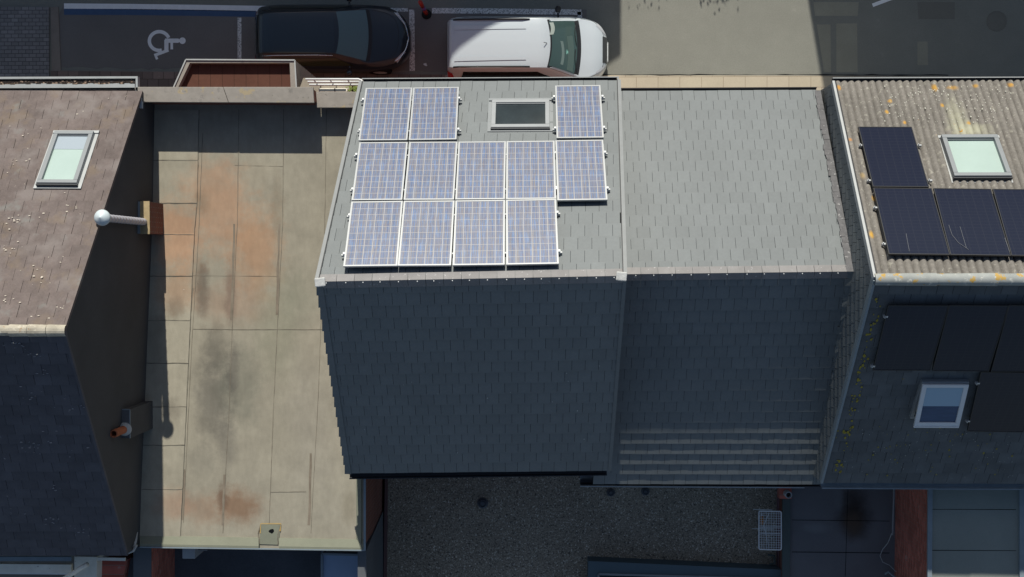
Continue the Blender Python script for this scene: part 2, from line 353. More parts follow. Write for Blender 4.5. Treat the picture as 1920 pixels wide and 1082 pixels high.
def ridge_caps(a, c, w_, pitch_f, pitch_r, name, m, parent, seg_=.335, th=.014, rise=.045, one_side=False):
    mb = MB(); L = (c-a).length; d = (c-a).normalized(); n = int(L/seg_+.5); y = Vector((0, 0, 1)).cross(d).normalized()
    for i in range(n):
        p, q = a+d*(L*i/n+.004), a+d*(L*(i+1)/n-.004); z0 = rise+random.uniform(-.003, .003)
        for s_, pt in ((1, pitch_f), (-1, pitch_r)):
            sl = y*s_*math.cos(pt)-Vector((0, 0, 1))*math.sin(pt)
            up = Vector((0, 0, z0)); nn = Vector((0, 0, 1))*math.cos(pt)+y*s_*math.sin(pt)
            A = [p+up, q+up, q+up+sl*w_, p+up+sl*w_]
            mb.hexa([v-nn*th for v in A]+A)
    return mb.build(name, m, parent)
PF = math.atan2(ZR-ZE, (Hf0-Hk0).y); PR = math.atan2(ZR-ZE, (Hk0-Hr0).y)
rc = ridge_caps(Hk0, Hk1, .17, PF, PR, 'ridge_cap', M['cap'], house)
for i in range(17):
    p = lerp(Hk0, Hk1, (i+.5)/17)+Vector((random.uniform(-.02, .02), -.03, .052)); b = MB(); b.lathe(p, [(0, 0), (.012, 0), (.010, .01), (0, .012)], 6); b.build('nail', M['white'], rc)
# verge trims on both gable ends, front and rear
def verge(a, c, w_, h, m, parent, name='verge', off=0.0, down=0.0):
    b = MB(); d = (c-a).normalized(); x = Vector((1, 0, 0)) if off >= 0 else Vector((-1, 0, 0)); n = Vector((1, 0, 0)).cross(d).normalized(); n = n if n.z > 0 else -n
    s_ = x*abs(off)
    lo = [a+s_-x*w_/2, a+s_+x*w_/2, c+s_+x*w_/2, c+s_-x*w_/2]
    b.hexa([p-n*down for p in lo]+[p+n*h for p in lo]); return b.build(name, m, parent)
for e, k, s_ in ((Hf0, Hk0, -1), (Hf1, Hk1, 1)):
    v = verge(e, k, .085, .045, M['slate_lead'], house, off=s_*.035, down=.12)
    verge(e, k, .016, .052, M['black'], v, 'verge_joint', off=s_*.001 if s_ > 0 else -.001, down=.02)
verge(Hr1, Hk1, .07, .035, M['slate'], house, off=.035, down=.16)
# stepped slate ends on the left rear edge
b = MB()
for i in range(18):
    a0, a1 = lerp(Hr0, Hk0, i/18), lerp(Hr0, Hk0, (i+1)/18); d = (a1-a0); L = d.length; d.normalize(); n = Vector((1, 0, 0)).cross(d); n = n if n.z > 0 else -n
    x = Vector((1, 0, 0)); A = [a0-x*.075, a0+x*.07, a1+x*.07, a1-x*.045]; b.hexa([p+n*.0 for p in A]+[A[0]+n*.045, A[1]+n*.045, A[2]+n*.03, A[3]+n*.03])
b.build('verge', M['slate'], house)
for p, s_ in ((Hk0, 1), (Hk1, -1)):
    b = MB(); b.box(-.07, .13, -.10, .07, .03, .075, Matrix.Translation(p) @ Matrix.Rotation(.1*s_, 4, 'Z') @ Matrix.Scale(s_, 4, (1, 0, 0))); b.build('mortar_cap', M['mortar'], house, bevel=.02)
# front gutter: pale lip, black inside
b = MB(); half_gutter(b, Hf0+Vector((0, .04, -.02)), Hf1+Vector((0, .04, -.02)), .04); g = b.build('gutter', M['black'], house)
b = MB(); b.bar(Hf0+Vector((-.02, .088, -.015)), Hf1+Vector((.02, .088, -.015)), .018, .022)
b.bar(Hf1+Vector((.02, -.05, -.01)), Hf1+Vector((.02, .098, -.01)), .03, .03); b.build('gutter_lip', M['lightgrey'], g)
b = MB(); half_gutter(b, U(655, 893, 6.25), U(1138, 886, 6.25), .055); b.build('gutter', M['black'], house)
# roof window between the top panels
Hx, Hy, Hn = slope_frame(Hf0, Hf1, Hk0)
def Hp(px, py, off=.0): return UP(px, py, Hk0+Hn*off, Hn)
def roof_window(parent, c, x, y, n, W, L, fr, pane_m, frame_m, flash_m, blind=None, top=1, h=.09, name='roof_window', label=None):
    """frame boxes, a recessed pane, an apron below and a cover strip above; y points down slope when top=-1"""
    F = frameM(c, x, y, n); f = MB(); t = .09
    f.box(-W/2, W/2, L/2-t, L/2, 0, h, F); f.box(-W/2, W/2, -L/2, -L/2+t, 0, h, F)
    f.box(-W/2, -W/2+t, -L/2+t, L/2-t, 0, h, F); f.box(W/2-t, W/2, -L/2+t, L/2-t, 0, h, F)
    f.box(-W/2+t, W/2-t, -L/2+t, -L/2+t+.02, .03, h*.75, F); f.box(-W/2+t, W/2-t, L/2-t-.02, L/2-t, .03, h*.75, F)
    o = f.build(name, frame_m, parent, label=label, bevel=.008)
    p = MB(); p.box(-W/2+t, W/2-t, -L/2+t, L/2-t, h*.35, h*.5, F); p.build('pane', pane_m, o)
    if flash_m:
        g = MB(); e = .075; g.box(-W/2-e, W/2+e, -L/2-e, L/2+e, .020, .034, F)
        g.box(-W/2-e*.9, W/2+e*1.1, top*L/2+(0 if top > 0 else -.07), top*L/2+(.07 if top > 0 else 0), .034, .06, F); g.build('flashing', flash_m, o)
        k = MB(); q0, q1 = (-L/2-.035, -L/2-.002) if top > 0 else (L/2+.002, L/2+.035)
        k.box(-W/2-.01, W/2+.01, q0, q1, .036, h*.8, F); k.build('bottom_profile', M['darkgrey'], o)
    if blind:
        k = MB(); k.box(-W/2+t, W/2-t, *blind[0], h*.5+.001, h*.5+.005, F); k.build('blind', blind[1], o)
    return o
c = Hp(976, 217.5, .0)
aL, aR = Hp(919, 217, .09), Hp(1028, 217, .09); tU, tD = Hp(975, 191, .09), Hp(975, 243, .09)
roof_window(house, c, Hx, Hy, Hn, (aR-aL).length, (tU-tD).length, .09, Mt('skylight_glass', (.030, .040, .045), .12, .7).vary(1.2, .4).m, M['flash_mid'], M['grey'], top=1, label='dark roof window between the blue solar panels')

# ------------------------------------------------------------------ blue solar panels
def cells_mat(name, nx, ny, W, L, cell, line, grain=.0, bus=3, rough=.4, haze=0.0, spec=.5, coat=.25):
    t = Mt(name, cell, rough, spec); sx = t.n.new('ShaderNodeSeparateXYZ'); t.l.new(t.co, sx.inputs[0])
    u = t.math('MULTIPLY', t.math('ADD', sx.outputs[0], W/2), nx/W); v = t.math('MULTIPLY', t.math('ADD', sx.outputs[1], L/2), ny/L)
    oi = t.n.new('ShaderNodeObjectInfo'); rnd = oi.outputs['Random']
    cb = t.n.new('ShaderNodeCombineXYZ'); t.l.new(t.math('FLOOR', u), cb.inputs[0]); t.l.new(t.math('FLOOR', v), cb.inputs[1]); t.l.new(t.math('MULTIPLY', rnd, 37.3), cb.inputs[2])
    wn_ = t.n.new('ShaderNodeTexWhiteNoise'); t.l.new(cb.outputs[0], wn_.inputs['Vector'])
    if grain:
        t.mix(t.ramp(wn_.outputs['Value'], 0, 1), tuple(c*f for c, f in zip(cell, (1.7, 1.1, .85))), amt=.5)
        vo = t.n.new('ShaderNodeTexVoronoi'); vo.inputs['Scale'].default_value = 28; t.l.new(t.co, vo.inputs['Vector'])
        sc = t.n.new('ShaderNodeSeparateColor'); t.l.new(vo.outputs['Color'], sc.inputs[0])
        t.mix(sc.outputs[0], (cell[0]*.6, cell[1]*1.9, cell[2]*1.7), amt=grain); t.mix(sc.outputs[1], (cell[0]*1.9, cell[1]*1.1, cell[2]*1.0), amt=grain*.8)
        # the streaks that fine conductor fingers leave along a cell column
        t.mix(t.ramp(t.noise(1, 3, stretch=(42, 1.0, 1)), .40, .60), (.20, .175, .155), amt=.7)
        c0 = t.co; mp = t.n.new('ShaderNodeVectorMath'); mp.operation = 'ADD'; t.l.new(t.co, mp.inputs[0]); cr = t.n.new('ShaderNodeCombineXYZ'); t.l.new(t.math('MULTIPLY', rnd, 19.0), cr.inputs[0]); t.l.new(t.math('MULTIPLY', rnd, 7.0), cr.inputs[1]); t.l.new(cr.outputs[0], mp.inputs[1]); t.co = mp.outputs[0]
        t.mix(t.ramp(t.noise(1, 3, stretch=(55, 2.5, 1)), .50, .64), (.10, .22, .46), amt=.6); t.vary(1.2, .12, 3); t.co = c0
    fu, fv = t.math('FRACT', u), t.math('FRACT', v)
    def near(f, c0, w_): return t.math('LESS_THAN', t.math('ABSOLUTE', t.math('SUBTRACT', f, c0)), w_)
    gu, gv = .5-.0065*nx/W, .5-.0045*ny/L
    eu = t.math('GREATER_THAN', t.math('ABSOLUTE', t.math('SUBTRACT', fu, .5)), gu); ev = t.math('GREATER_THAN', t.math('ABSOLUTE', t.math('SUBTRACT', fv, .5)), gv)
    if bus:
        for k in range(bus): t.mix(near(fu, (k+.5)/bus, .012), line, amt=.45)
    t.mix(t.math('MAXIMUM', eu, ev), line)
    if haze: t.mix(haze, (.4, .42, .45))
    t.p.inputs['Coat Weight'].default_value = coat; t.p.inputs['Coat Roughness'].default_value = .25
    return t.m
W1, L1 = .985, 1.645
M['cells'] = cells_mat('blue_solar_cells', 6, 10, W1-.06, L1-.06, (.050, .080, .180), (.34, .335, .33), grain=.45)
M['cells_black'] = cells_mat('black_solar_cells', 6, 20, 1.0, 1.66, (.015, .019, .036), (.022, .026, .042), bus=0, rough=.22, spec=.16, coat=0)
def make_panel(label, group, W, L, frame_m, cell_m, fw=.03, shear=0):
    r = thing('solar_panel', label, 'solar panel', (0, 0, 0), group)
    f = MB(); h = .04
    f.box(-W/2, W/2, L/2-fw, L/2, 0, h); f.box(-W/2, W/2, -L/2, -L/2+fw, 0, h); f.box(-W/2, -W/2+fw, -L/2+fw, L/2-fw, 0, h); f.box(W/2-fw, W/2, -L/2+fw, L/2-fw, 0, h)
    g = MB(); g.box(-W/2+fw, W/2-fw, -L/2+fw, L/2-fw, .005, h-.006)
    if shear:
        for v in f.v+g.v: v.x += v.y*shear
    f.build('frame', frame_m, r); g.build('cell_sheet', cell_m, r); return r
def place(r, o, x, y, n): r.matrix_world = frameM(o, x, y, n)
PO = .15   # panels stand this far above the slates
rows_px = [('row nearest the ridge', [(643, 499, 745, 498, 754.5, 376.5, 660, 378), (747, 498, 847, 497, 850.5, 376, 756, 376.5), (849.5, 497, 947, 496, 947, 374.5, 852.5, 376), (949.5, 496, 1048, 494, 1042, 373, 949, 374.5)]),
           ('middle row', [(660, 375, 755, 374.5, 765, 266, 672, 267), (757, 374.5, 851.5, 374, 858, 265.5, 767, 266), (853.5, 374, 946.5, 373, 948, 265, 860.5, 265.5), (948.5, 373, 1042.5, 372.5, 1040, 263.5, 950, 265), (1045, 375.5, 1139, 374, 1131, 262, 1041.5, 263)]),
           ('row nearest the street', [(674, 262, 765.5, 261.5, 771.5, 165, 684, 166), (767.5, 261.5, 857, 260.5, 859.5, 163.5, 773.5, 165), (1043.5, 258.5, 1132, 257, 1127, 160, 1040, 160.5)])]
names5 = ['leftmost', 'second from the left', 'third from the left', 'fourth from the left', 'rightmost']
protoP = None; rail = {}
Y_ = Vector((0, 0, 0))
lab = {(0, 3): 'rightmost', (2, 0): 'leftmost', (2, 1): 'left of the roof window', (2, 2): 'right of the roof window'}
panel_group = 'blue solar panels on the tall slate roof'
hx = (Hp(1048, 496, PO)-Hp(643, 500, PO)).normalized(); hy = Hn.cross(hx).normalized()
for ri, (rn, lst) in enumerate(rows_px):
    ends = []
    for ci, q in enumerate(lst):
        P = [Hp(q[2*i], q[2*i+1], PO+.04) for i in range(4)]; cc = (P[0]+P[1]+P[2]+P[3])/4-Hn*.04
        l = 'silver framed blue solar panel, %s in the %s' % (lab.get((ri, ci), names5[ci]), rn)
        if protoP is None: protoP = make_panel(l, panel_group, W1, L1, M['alu'], M['cells']); o = protoP
        else: o = copy_tree(protoP); o['label'] = l
        wv = (P[1]-P[0]).length/W1; lv = ((P[3]-P[0]).length+(P[2]-P[1]).length)/2/L1
        xx = (P[1]-P[0]+P[2]-P[3]).normalized(); yy = Hn.cross(xx).normalized()
        place(o, cc, xx, yy, Hn); o.scale = (min(max(wv, .97), 1.03), min(max(lv, .97), 1.03), 1)
        ends.append((cc, P))
    rail[ri] = ends
# mounting rails poking out at the row ends, one thing per rail
def rail_thing(a, c, n, label):
    t = thing('mounting_rail', label, 'rail', a, 'mounting rails under the blue panels')
    d = (c-a).normalized(); m = MB(); m.bar(a-d*.075, c+d*.075, .035, .045, up=n); m.build('rail_profile', M['alu'], t)
    for p, s_ in ((a-d*.02, 1), (c+d*.02, -1)): m = MB(); m.bar(p-d*.02, p+d*.02, .05, .095, up=n); m.build('end_clamp', M['white'], t)
    return t
for ri, ends in rail.items():
    grp = [ends] if ri < 2 else [ends[:2], ends[2:]]
    if ri == 1: grp = [ends[:4], ends[4:]]
    for gi, E_ in enumerate(grp):
        for hgt, hn in ((.2, 'lower'), (.8, 'upper')):
            PL, PR_ = E_[0][1], E_[-1][1]
            a = lerp(PL[0], PL[3], hgt)-Hn*.105; c = lerp(PR_[1], PR_[2], hgt)-Hn*.105
            rail_thing(a, c, Hn, 'silver rail under the %s, the %s one%s' % (rows_px[ri][0], {'lower': 'ridge side', 'upper': 'street side'}[hn], '' if len(grp) == 1 else (', left group' if gi == 0 else ', rightmost panel')))

# ================================================================== lower neighbour with the plain slate roof
B2f0, B2f1 = U(1150, 172, 5.7), U(1530, 170, 5.7); B2k0, B2k1 = U(1150, 514.5, 8.4), U(1592, 509, 8.4); B2r0, B2r1 = U(1092, 906, 5.270), U(1535, 907, 5.270)
B2f0.x = B2k0.x = 1.35; B2r0.x = 1.25
b2 = thing('terraced_house', 'lower grey slate roofed house without panels, beside the tall one', 'house', (3.5, 0, 0), 'row houses with gable roofs')
b = MB(); gable_body(b, B2f0+Vector((.3, -.08, 0)), B2f1+Vector((0, -.08, 0)), B2k0+Vector((.3, 0, 0)), B2k1, B2r0+Vector((.3, .1, 0)), B2r1+Vector((0, .1, 0)), 0, .09); b.build('wall', M['flash_mid'], b2)
b = MB(); u = slope(b, B2f0, B2f1, B2k0, B2k1, 17, .265); o = b.build('front_roof', M['slate'], b2); u.build('battens', M['slate_edge'], o)
LIT_DIP, VS = .050, 6/19
nB = (B2r1-B2r0).cross(B2k0-B2r0).normalized(); nB = nB if nB.z > 0 else -nB
m0, m1 = lerp(B2r0, B2k0, VS)-nB*LIT_DIP, lerp(B2r1, B2k1, VS)-nB*LIT_DIP     # slope dipped here so only its lowest courses catch grazing sun
b = MB(); u = slope(b, B2r0, B2r1, m0, m1, 6, .265, th=.014); u2 = slope(b, m0, m1, B2k0, B2k1, 13, .265)
o = b.build('rear_roof', M['slate'], b2); u.build('battens', M['slate_edge'], o); u2.build('battens', M['slate_edge'], o)
rc = ridge_caps(B2k0, B2k1, .16, math.atan2(2.7, (B2f0-B2k0).y), math.atan2(3.15, (B2k0-B2r0).y), 'ridge_cap', M['cap'], b2)
for i in range(13): b = MB(); b.lathe(lerp(B2k0, B2k1, (i+.6)/13.2)+Vector((random.uniform(-.02, .02), -.03, .052)), [(0, 0), (.012, 0), (.010, .01), (0, .012)], 6); b.build('nail', M['white'], rc)
# torn lead flashing along the right verge
for nm, e, k in (('front', B2f1, B2k1), ('rear', B2r1, B2k1)):
    b = MB(); n_ = 34
    for i in range(n_):
        a, c = lerp(e, k, i/n_), lerp(e, k, (i+1)/n_); x = Vector((1, 0, 0)); wl = .05+random.uniform(-.02, .02)
        A = [a-x*wl, a+x*.09, c+x*.09, c-x*(wl+random.uniform(-.02, .02))]; b.hexa([p+Vector((0, 0, .0)) for p in A]+[p+Vector((0, 0, .05+random.uniform(-.006, .01))) for p in A])
    b.build('lead_flashing', M['ragged'] if nm == 'front' else M['slate'], b2)
b = MB(); half_gutter(b, B2f0+Vector((-.1, .035, -.02)), B2f1+Vector((0.02, .035, -.02)), .035); g = b.build('gutter', M['black'], b2)
gA, gB = U(1088, 904, 5.1), U(1538, 907, 5.1)
b = MB(); half_gutter(b, gA, gB, .06); g = b.build('gutter', M['black'], b2)
b = MB(); b.bar(U(1088, 905.5, 5.12)+Vector((0, -.075, 0)), U(1508, 908, 5.12)+Vector((0, -.075, 0)), .025, .03); b.build('gutter_lip', M['lightgrey'], g)
b = MB(); b.prism([U(1088, 903, 5.0), U(1160, 903, 5.0), U(1160, 884, 5.0), U(1088, 884, 5.0)], 4.9, 5.02); b.build('gutter_box', M['zinc'], b2)

# ================================================================== right house, corrugated sheets
ZE3, ZR3 = 6.4, 9.75
Rf0, Rf1 = U(1563, 156, ZE3), U(2300, 153, ZE3); Rk0, Rk1 = U(1641, 524, ZR3), U(2400, 524, ZR3); Rr0, Rr1 = U(1542, 904, ZE3-.3), U(2300, 904, ZE3-.3)
rh = thing('terraced_house', 'right house with a rusty lichen spotted corrugated roof and black panels', 'house', (9, 0, 0), 'row houses with gable roofs')
b = MB(); gable_body(b, Rf0+Vector((.06, -.1, 0)), Rf1, Rk0+Vector((.06, 0, 0)), Rk1, Rr0+Vector((.06, .1, 0)), Rr1, 0, .11); b.build('wall', M['flash_mid'], rh)
Rx, Ry, Rn = slope_frame(Rf0, Rf1, Rk0)
def Rp(px, py, off=0): return UP(px, py, Rk0+Rn*off, Rn)
def corrugated():
    t = Mt('corrugated_fibre_cement', (.190, .178, .160), .85, .2).world(); t.vary(1.2, .2, 6).vary(18, .25, 5)
    t.spots(11, .58, (.40, .39, .33), .6, 7, .10).spots(24, .66, (.5, .5, .44), .7, 4, .04)
    for x, y, rx, ry, c_, a_ in ((1800, 235, .28, .75, (.42, .42, .31), .6), (1820, 243, .5, .18, (.45, .45, .33), .65), (1755, 163, .07, .10, (.48, .28, .06), .95), (1790, 163, .13, .07, (.46, .28, .08), .9), (1832, 160, .08, .06, (.48, .28, .06), .9), (1768, 197, .06, .05, (.48, .28, .06), .95), (1575, 163, .06, .08, (.5, .26, .05), .9), (1670, 189, .05, .05, (.48, .28, .06), .9), (1663, 210, .05, .06, (.48, .28, .06), .95), (1696, 230, .06, .05, (.55, .30, .05), .9), (1816, 231, .05, .05, (.48, .28, .06), .9), (1593, 262, .06, .05, (.5, .24, .08), .8), (1898, 158, .08, .06, (.55, .3, .05), .8), (1632, 440, .07, .09, (.55, .32, .05), .9), (1636, 372, .06, .08, (.55, .32, .05), .8), (1615, 330, .06, .08, (.5, .36, .15), .6)):
        p = U(x, y, ZR3-(U(x, y, 8).y-Rk0.y)*.80); t.blob((p.x, p.y), rx, ry, c_, a_, .75, 9)
    # pale lichen field above the skylight, orange colonies here and there
    sx = t.n.new('ShaderNodeSeparateXYZ'); t.l.new(t.co, sx.inputs[0])
    t.spots(3.6, .705, (.46, .24, .03), .95, 5, .015)
    sx = t.n.new('ShaderNodeSeparateXYZ'); t.l.new(t.co, sx.inputs[0]); k_ = (Rf0.x-Rk0.x)/(Rf0.y-Rk0.y)
    uu = t.math('SUBTRACT', t.math('SUBTRACT', sx.outputs[0], Rk0.x), t.math('MULTIPLY', t.math('SUBTRACT', sx.outputs[1], Rk0.y), k_))
    fr_ = t.math('ABSOLUTE', t.math('SUBTRACT', t.math('FRACT', t.math('DIVIDE', uu, .148)), .5))      # darker along the valleys
    t.mix(t.math('MULTIPLY', t.ramp(fr_, .36, .48), t.ramp(t.noise(3, 5), .25, .6)), (.06, .056, .05), amt=.75)
    return t.bump(50, .006).m
M['corr'] = corrugated()
b = MB(); per = .148; nx_ = int(3.9/per*8); ny_ = 8; rr = random.Random(3)
Lw = 8; base_i = len(b.v); nxx = int(Lw/per*8)
for j in range(ny_+1):
    v = j/ny_; a0 = lerp(Rk0, Rf0, v*1.0)
    for i in range(nxx+1):
        x = i*per/8; sag = .004*math.sin(j*2.1+i*.01)
        b.v.append(a0+Rx*x+Rn*(.008+.056*abs(math.sin(math.pi*i/8))**.8+sag)-Ry*0+(Rn*.006*(j//3)))
for j in range(ny_):
    for i in range(nxx): q = j*(nxx+1)+i; b.f.append((q, q+1, q+nxx+2, q+nxx+1))
o = b.build('corrugated_roof', M['corr'], rh, smooth=True)
u = MB(); u.hexa([p-Rn*.06 for p in (Rf0, Rf0+Rx*8, Rk0+Rx*8, Rk0)]+[Rf0, Rf0+Rx*8, Rk0+Rx*8, Rk0]); u.build('battens', M['slate_edge'], o)
b = MB(); u = slope(b, Rr0, Rr0+Vector((8, 0, 0)), Rk0, Rk0+Vector((8, 0, 0)), 17, .30, jit=.004); o = b.build('rear_roof', M['right_tile'], rh); u.build('battens', M['slate_edge'], o)
# ridge tube with lichen
def ridge_tube():
    t = Mt('lichen_ridge', (.30, .32, .31), .8, .2).vary(3, .2).spots(9, .58, (.55, .55, .50), .8, 5, .08); t.spots(5, .585, (.44, .29, .08), .95, 6, .03); return t.m
M['ridge_l'] = ridge_tube()
b = MB(); n_ = 12
for i in range(7):
    a, c = Rk0+Vector((i*1.12-.02, 0, 0)), Rk0+Vector(((i+1)*1.12, 0, 0)); r0, r1 = .105, .118; base_i = len(b.v)
    for p, r in ((a, r0), (c, r1)):
        for k in range(n_+1):
            t = -.35+(math.pi+.7)*k/n_; b.v.append(p+Vector((0, r*math.cos(t)*1.05, r*math.sin(t)+.0)))
    for k in range(n_): b.f.append((base_i+k, base_i+k+1, base_i+n_+2+k, base_i+n_+1+k))
b.build('ridge_cap', M['ridge_l'], rh, smooth=True)
v = verge(Rf0, Rk0, .05, .075, M['lightgrey'], rh, off=-.02, down=.05); verge(Rf0, Rk0, .03, .07, M['black'], v, 'verge_drip', off=.022)
verge(Rr0, Rk0, .05, .045, M['zinc'], rh, off=-.02, down=.1)
b = MB(); half_gutter(b, Rf0+Vector((-.02, .055, -.03)), Rf0+Vector((8, .055, -.03)), .05); g = b.build('gutter', M['darkgrey'], rh)
b = MB(); b.bar(Rf0+Vector((-.02, .112, -.02)), Rf0+Vector((8, .112, -.02)), .02, .03)
b.build('gutter_lip', M['lightgrey'], g)
b = MB(); half_gutter(b, Rr0+Vector((0, -.07, -.05)), Rr0+Vector((8, -.07, -.05)), .065); g = b.build('gutter', M['zinc'], rh)
b = MB()
b.bar(Rr0+Vector((0, -.145, -.04)), Rr0+Vector((8, -.145, -.04)), .02, .025); b.build('gutter_lip', M['zinc'], g)
# slate clad gable wall facing the lower house
b = MB(); x0 = min(Rf0.x, Rk0.x, Rr0.x)
G = [Rf0, Rk0, Rr0]; zb = 4.6; nr = 18; 
for k in range(nr):
    z0, z1 = zb+(ZR3-zb)*k/nr, zb+(ZR3-zb)*(k+1)/nr
    def ends_at(z):
        if z <= Rr0.z: return Rr0.y, (Rf0.y)
        tf = max(0, (z-Rf0.z)/(Rk0.z-Rf0.z)); tr = (z-Rr0.z)/(Rk0.z-Rr0.z); return lerp(Rr0.y, Rk0.y, tr), lerp(Rf0.y, Rk0.y, tf)
    ya, yb = ends_at(z0); n_ = int((yb-ya)/.2); yy = ya-(.1 if k % 2 else 0)
    def wx(y): return (lerp(Rk0.x, Rf0.x, (y-Rk0.y)/(Rf0.y-Rk0.y)) if y > Rk0.y else lerp(Rk0.x, Rr0.x, (Rk0.y-y)/(Rk0.y-Rr0.y)))-.0
    while yy < yb:
        y0, y1 = max(yy, ya), min(yy+.192, yb); yy += .2
        if y1-y0 < .02: continue
        ta, tb = ends_at(z1); ty0, ty1 = min(max(y0, ta), tb), min(max(y1, ta), tb)
        j = random.uniform(-.002, .002); e = .03
        lo = [Vector((wx(y0)-.0, y0, z0)), Vector((wx(y1), y1, z0)), Vector((wx(ty1), ty1, z1)), Vector((wx(ty0), ty0, z1))]
        hi = [lo[0]-Vector((e+j, 0, 0)), lo[1]-Vector((e+j, 0, 0)), lo[2]-Vector((e-.012, 0, 0)), lo[3]-Vector((e-.012, 0, 0))]
        b.hexa([lo[0], lo[1], lo[2], lo[3]]+hi)
b.build('slate_cladding', M['slate'], rh)
# roof windows of the right house
c = Rp(1826, 300, 0)
aL, aR = Rp(1773, 300, .12), Rp(1880, 300, .12); tU, tD = Rp(1823, 262, .12), Rp(1832, 339, .12)
roof_window(rh, c, Rx, Ry, Rn, (aR-aL).length, (tU-tD).length, .09, M['pane_pale'], M['grey'], M['lightgrey'], top=1, h=.16, label='square roof window with pale green glass in the corrugated roof')
Bx, By, Bn = slope_frame(Rr0, Rr0+Vector((4, 0, 0)), Rk0)
def Bp(px, py, off=0): return UP(px, py, Rk0+Bn*off, Bn)
cL, cR, cT, cB = Bp(1715, 745, .0), Bp(1802, 745, .0), Bp(1760, 710, 0), Bp(1757, 778, 0)
Wd = (cR-cL).length; Ld = (cT-cB).length; cc = (cL+cR+cT+cB)/4
f = MB(); Fm = frameM(cc, Bx, By, Bn); h = .10; t = .07
f.box(-Wd/2, Wd/2, Ld/2-t, Ld/2, 0, h, Fm); f.box(-Wd/2, Wd/2, -Ld/2, -Ld/2+t, 0, h, Fm); f.box(-Wd/2, -Wd/2+t, -Ld/2+t, Ld/2-t, 0, h, Fm); f.box(Wd/2-t, Wd/2, -Ld/2+t, Ld/2-t, 0, h, Fm)
o = f.build('roof_window', M['grey'], rh, label='roof window standing ajar in the shaded rear slope', bevel=.008)
k = MB(); k.box(-Wd/2+t, Wd/2-t, -Ld/2+t, Ld/2-t, .005, .02, Fm); k.build('opening', M['pane_dark'], o)
Tm = Fm @ Matrix.Translation((0, Ld/2-.05, .10)) @ Matrix.Rotation(math.radians(-11), 4, 'X')   # sash hinged at the top, its foot lifted
f = MB(); W2 = Wd-.02; L2 = Ld-.02
f.box(-W2/2, W2/2, -.07, 0, 0, .05, Tm); f.box(-W2/2, W2/2, -L2, -L2+.13, 0, .05, Tm); f.box(-W2/2, -W2/2+.09, -L2+.13, -.07, 0, .05, Tm); f.box(W2/2-.09, W2/2, -L2+.13, -.07, 0, .05, Tm)
f.box(-W2/2+.02, W2/2-.02, -L2+.02, -L2+.04, .05, .065, Tm)
sash = f.build('sash', M['white'], o, bevel=.006)
k = MB(); k.box(-W2/2+.07, W2/2-.07, -L2*.50, -.07, .01, .03, Tm); k.build('pane', M['pane_blue'], o)
k = MB(); k.box(-W2/2+.07, W2/2-.07, -L2+.1, -L2*.50, .005, .02, Tm); k.build('lower_pane', Mt('blue_grey_glass', (.07, .10, .17), .15, .5).vary(3, .2, 3, (1, 6, 1)).m, o)

# black panels
gb = 'black solar panels on the right house'
def black_panel(q, P, n, label, off=.17):
    p = [P(q[2*i], q[2*i+1], off) for i in range(4)]; cc = sum(p, Vector((0, 0, 0)))/4-n*.04
    xx = (p[1]-p[0]+p[2]-p[3]).normalized(); yy = n.cross(xx).normalized(); up = (p[3]-p[0]+p[2]-p[1])/2
    W_ = ((p[1]-p[0]).length+(p[2]-p[3]).length)/2; L_ = up.dot(yy)
    o = make_panel(label, 'black solar panels on the right house', W_, L_, M['black'], M['cells_black'], .016, up.dot(xx)/L_); place(o, cc, xx, yy, n)
    return o
black_panel((1637, 350, 1742, 350, 1710, 238, 1609, 237), Rp, Rn, 'black solar panel alone at the upper left of the corrugated roof')
bp1 = black_panel((1667, 476, 1781, 477.5, 1747.5, 352.5, 1637, 352), Rp, Rn, 'black solar panel with one scratch, leftmost of the row beside the ridge tube')
bp2 = black_panel((1783, 477.5, 1895, 479, 1859, 354, 1749.5, 352.5), Rp, Rn, 'black solar panel with curved scratches, second in the row beside the ridge tube')
black_panel((1897, 479, 2010, 480, 1970, 355, 1861, 354), Rp, Rn, 'black solar panel cut by the right picture edge, below the square roof window')
black_panel((1636, 694.5, 1745, 695.5, 1779, 573, 1666, 573), Bp, Bn, 'black solar panel in shade, leftmost under the ridge on the rear slope', .14)
black_panel((1747, 695.5, 1855, 697, 1891, 573, 1781, 573), Bp, Bn, 'black solar panel in shade, second from the left on the rear slope', .14)
black_panel((1857, 697, 1965, 698, 2003, 573, 1893, 573), Bp, Bn, 'black solar panel in shade, upper one at the right picture edge', .14)
black_panel((1813, 809, 1920, 811, 1950, 699, 1840, 698), Bp, Bn, 'black solar panel in shade, right of the open roof window', .14)
bpy.context.view_layer.update()
scr_m = Mt('scratch_mark', (.16, .17, .19), .7, .2).m
for par, paths in ((bp1, [[(1699, 438), (1702, 455), (1705, 471)]]), (bp2, [[(1779, 422), (1785, 440), (1797, 455), (1816, 468)], [(1800, 425), (1806, 445), (1812, 465)], [(1884, 446), (1888, 458), (1893, 472)]])):
    for pts in paths:
        inv = par.matrix_world.inverted(); g = MB(); L3 = [Rp(x, y, .172) for x, y in pts]; g.tube([inv @ p for p in L3], .004, 5); g.build('scratch', scr_m, par, world=False)
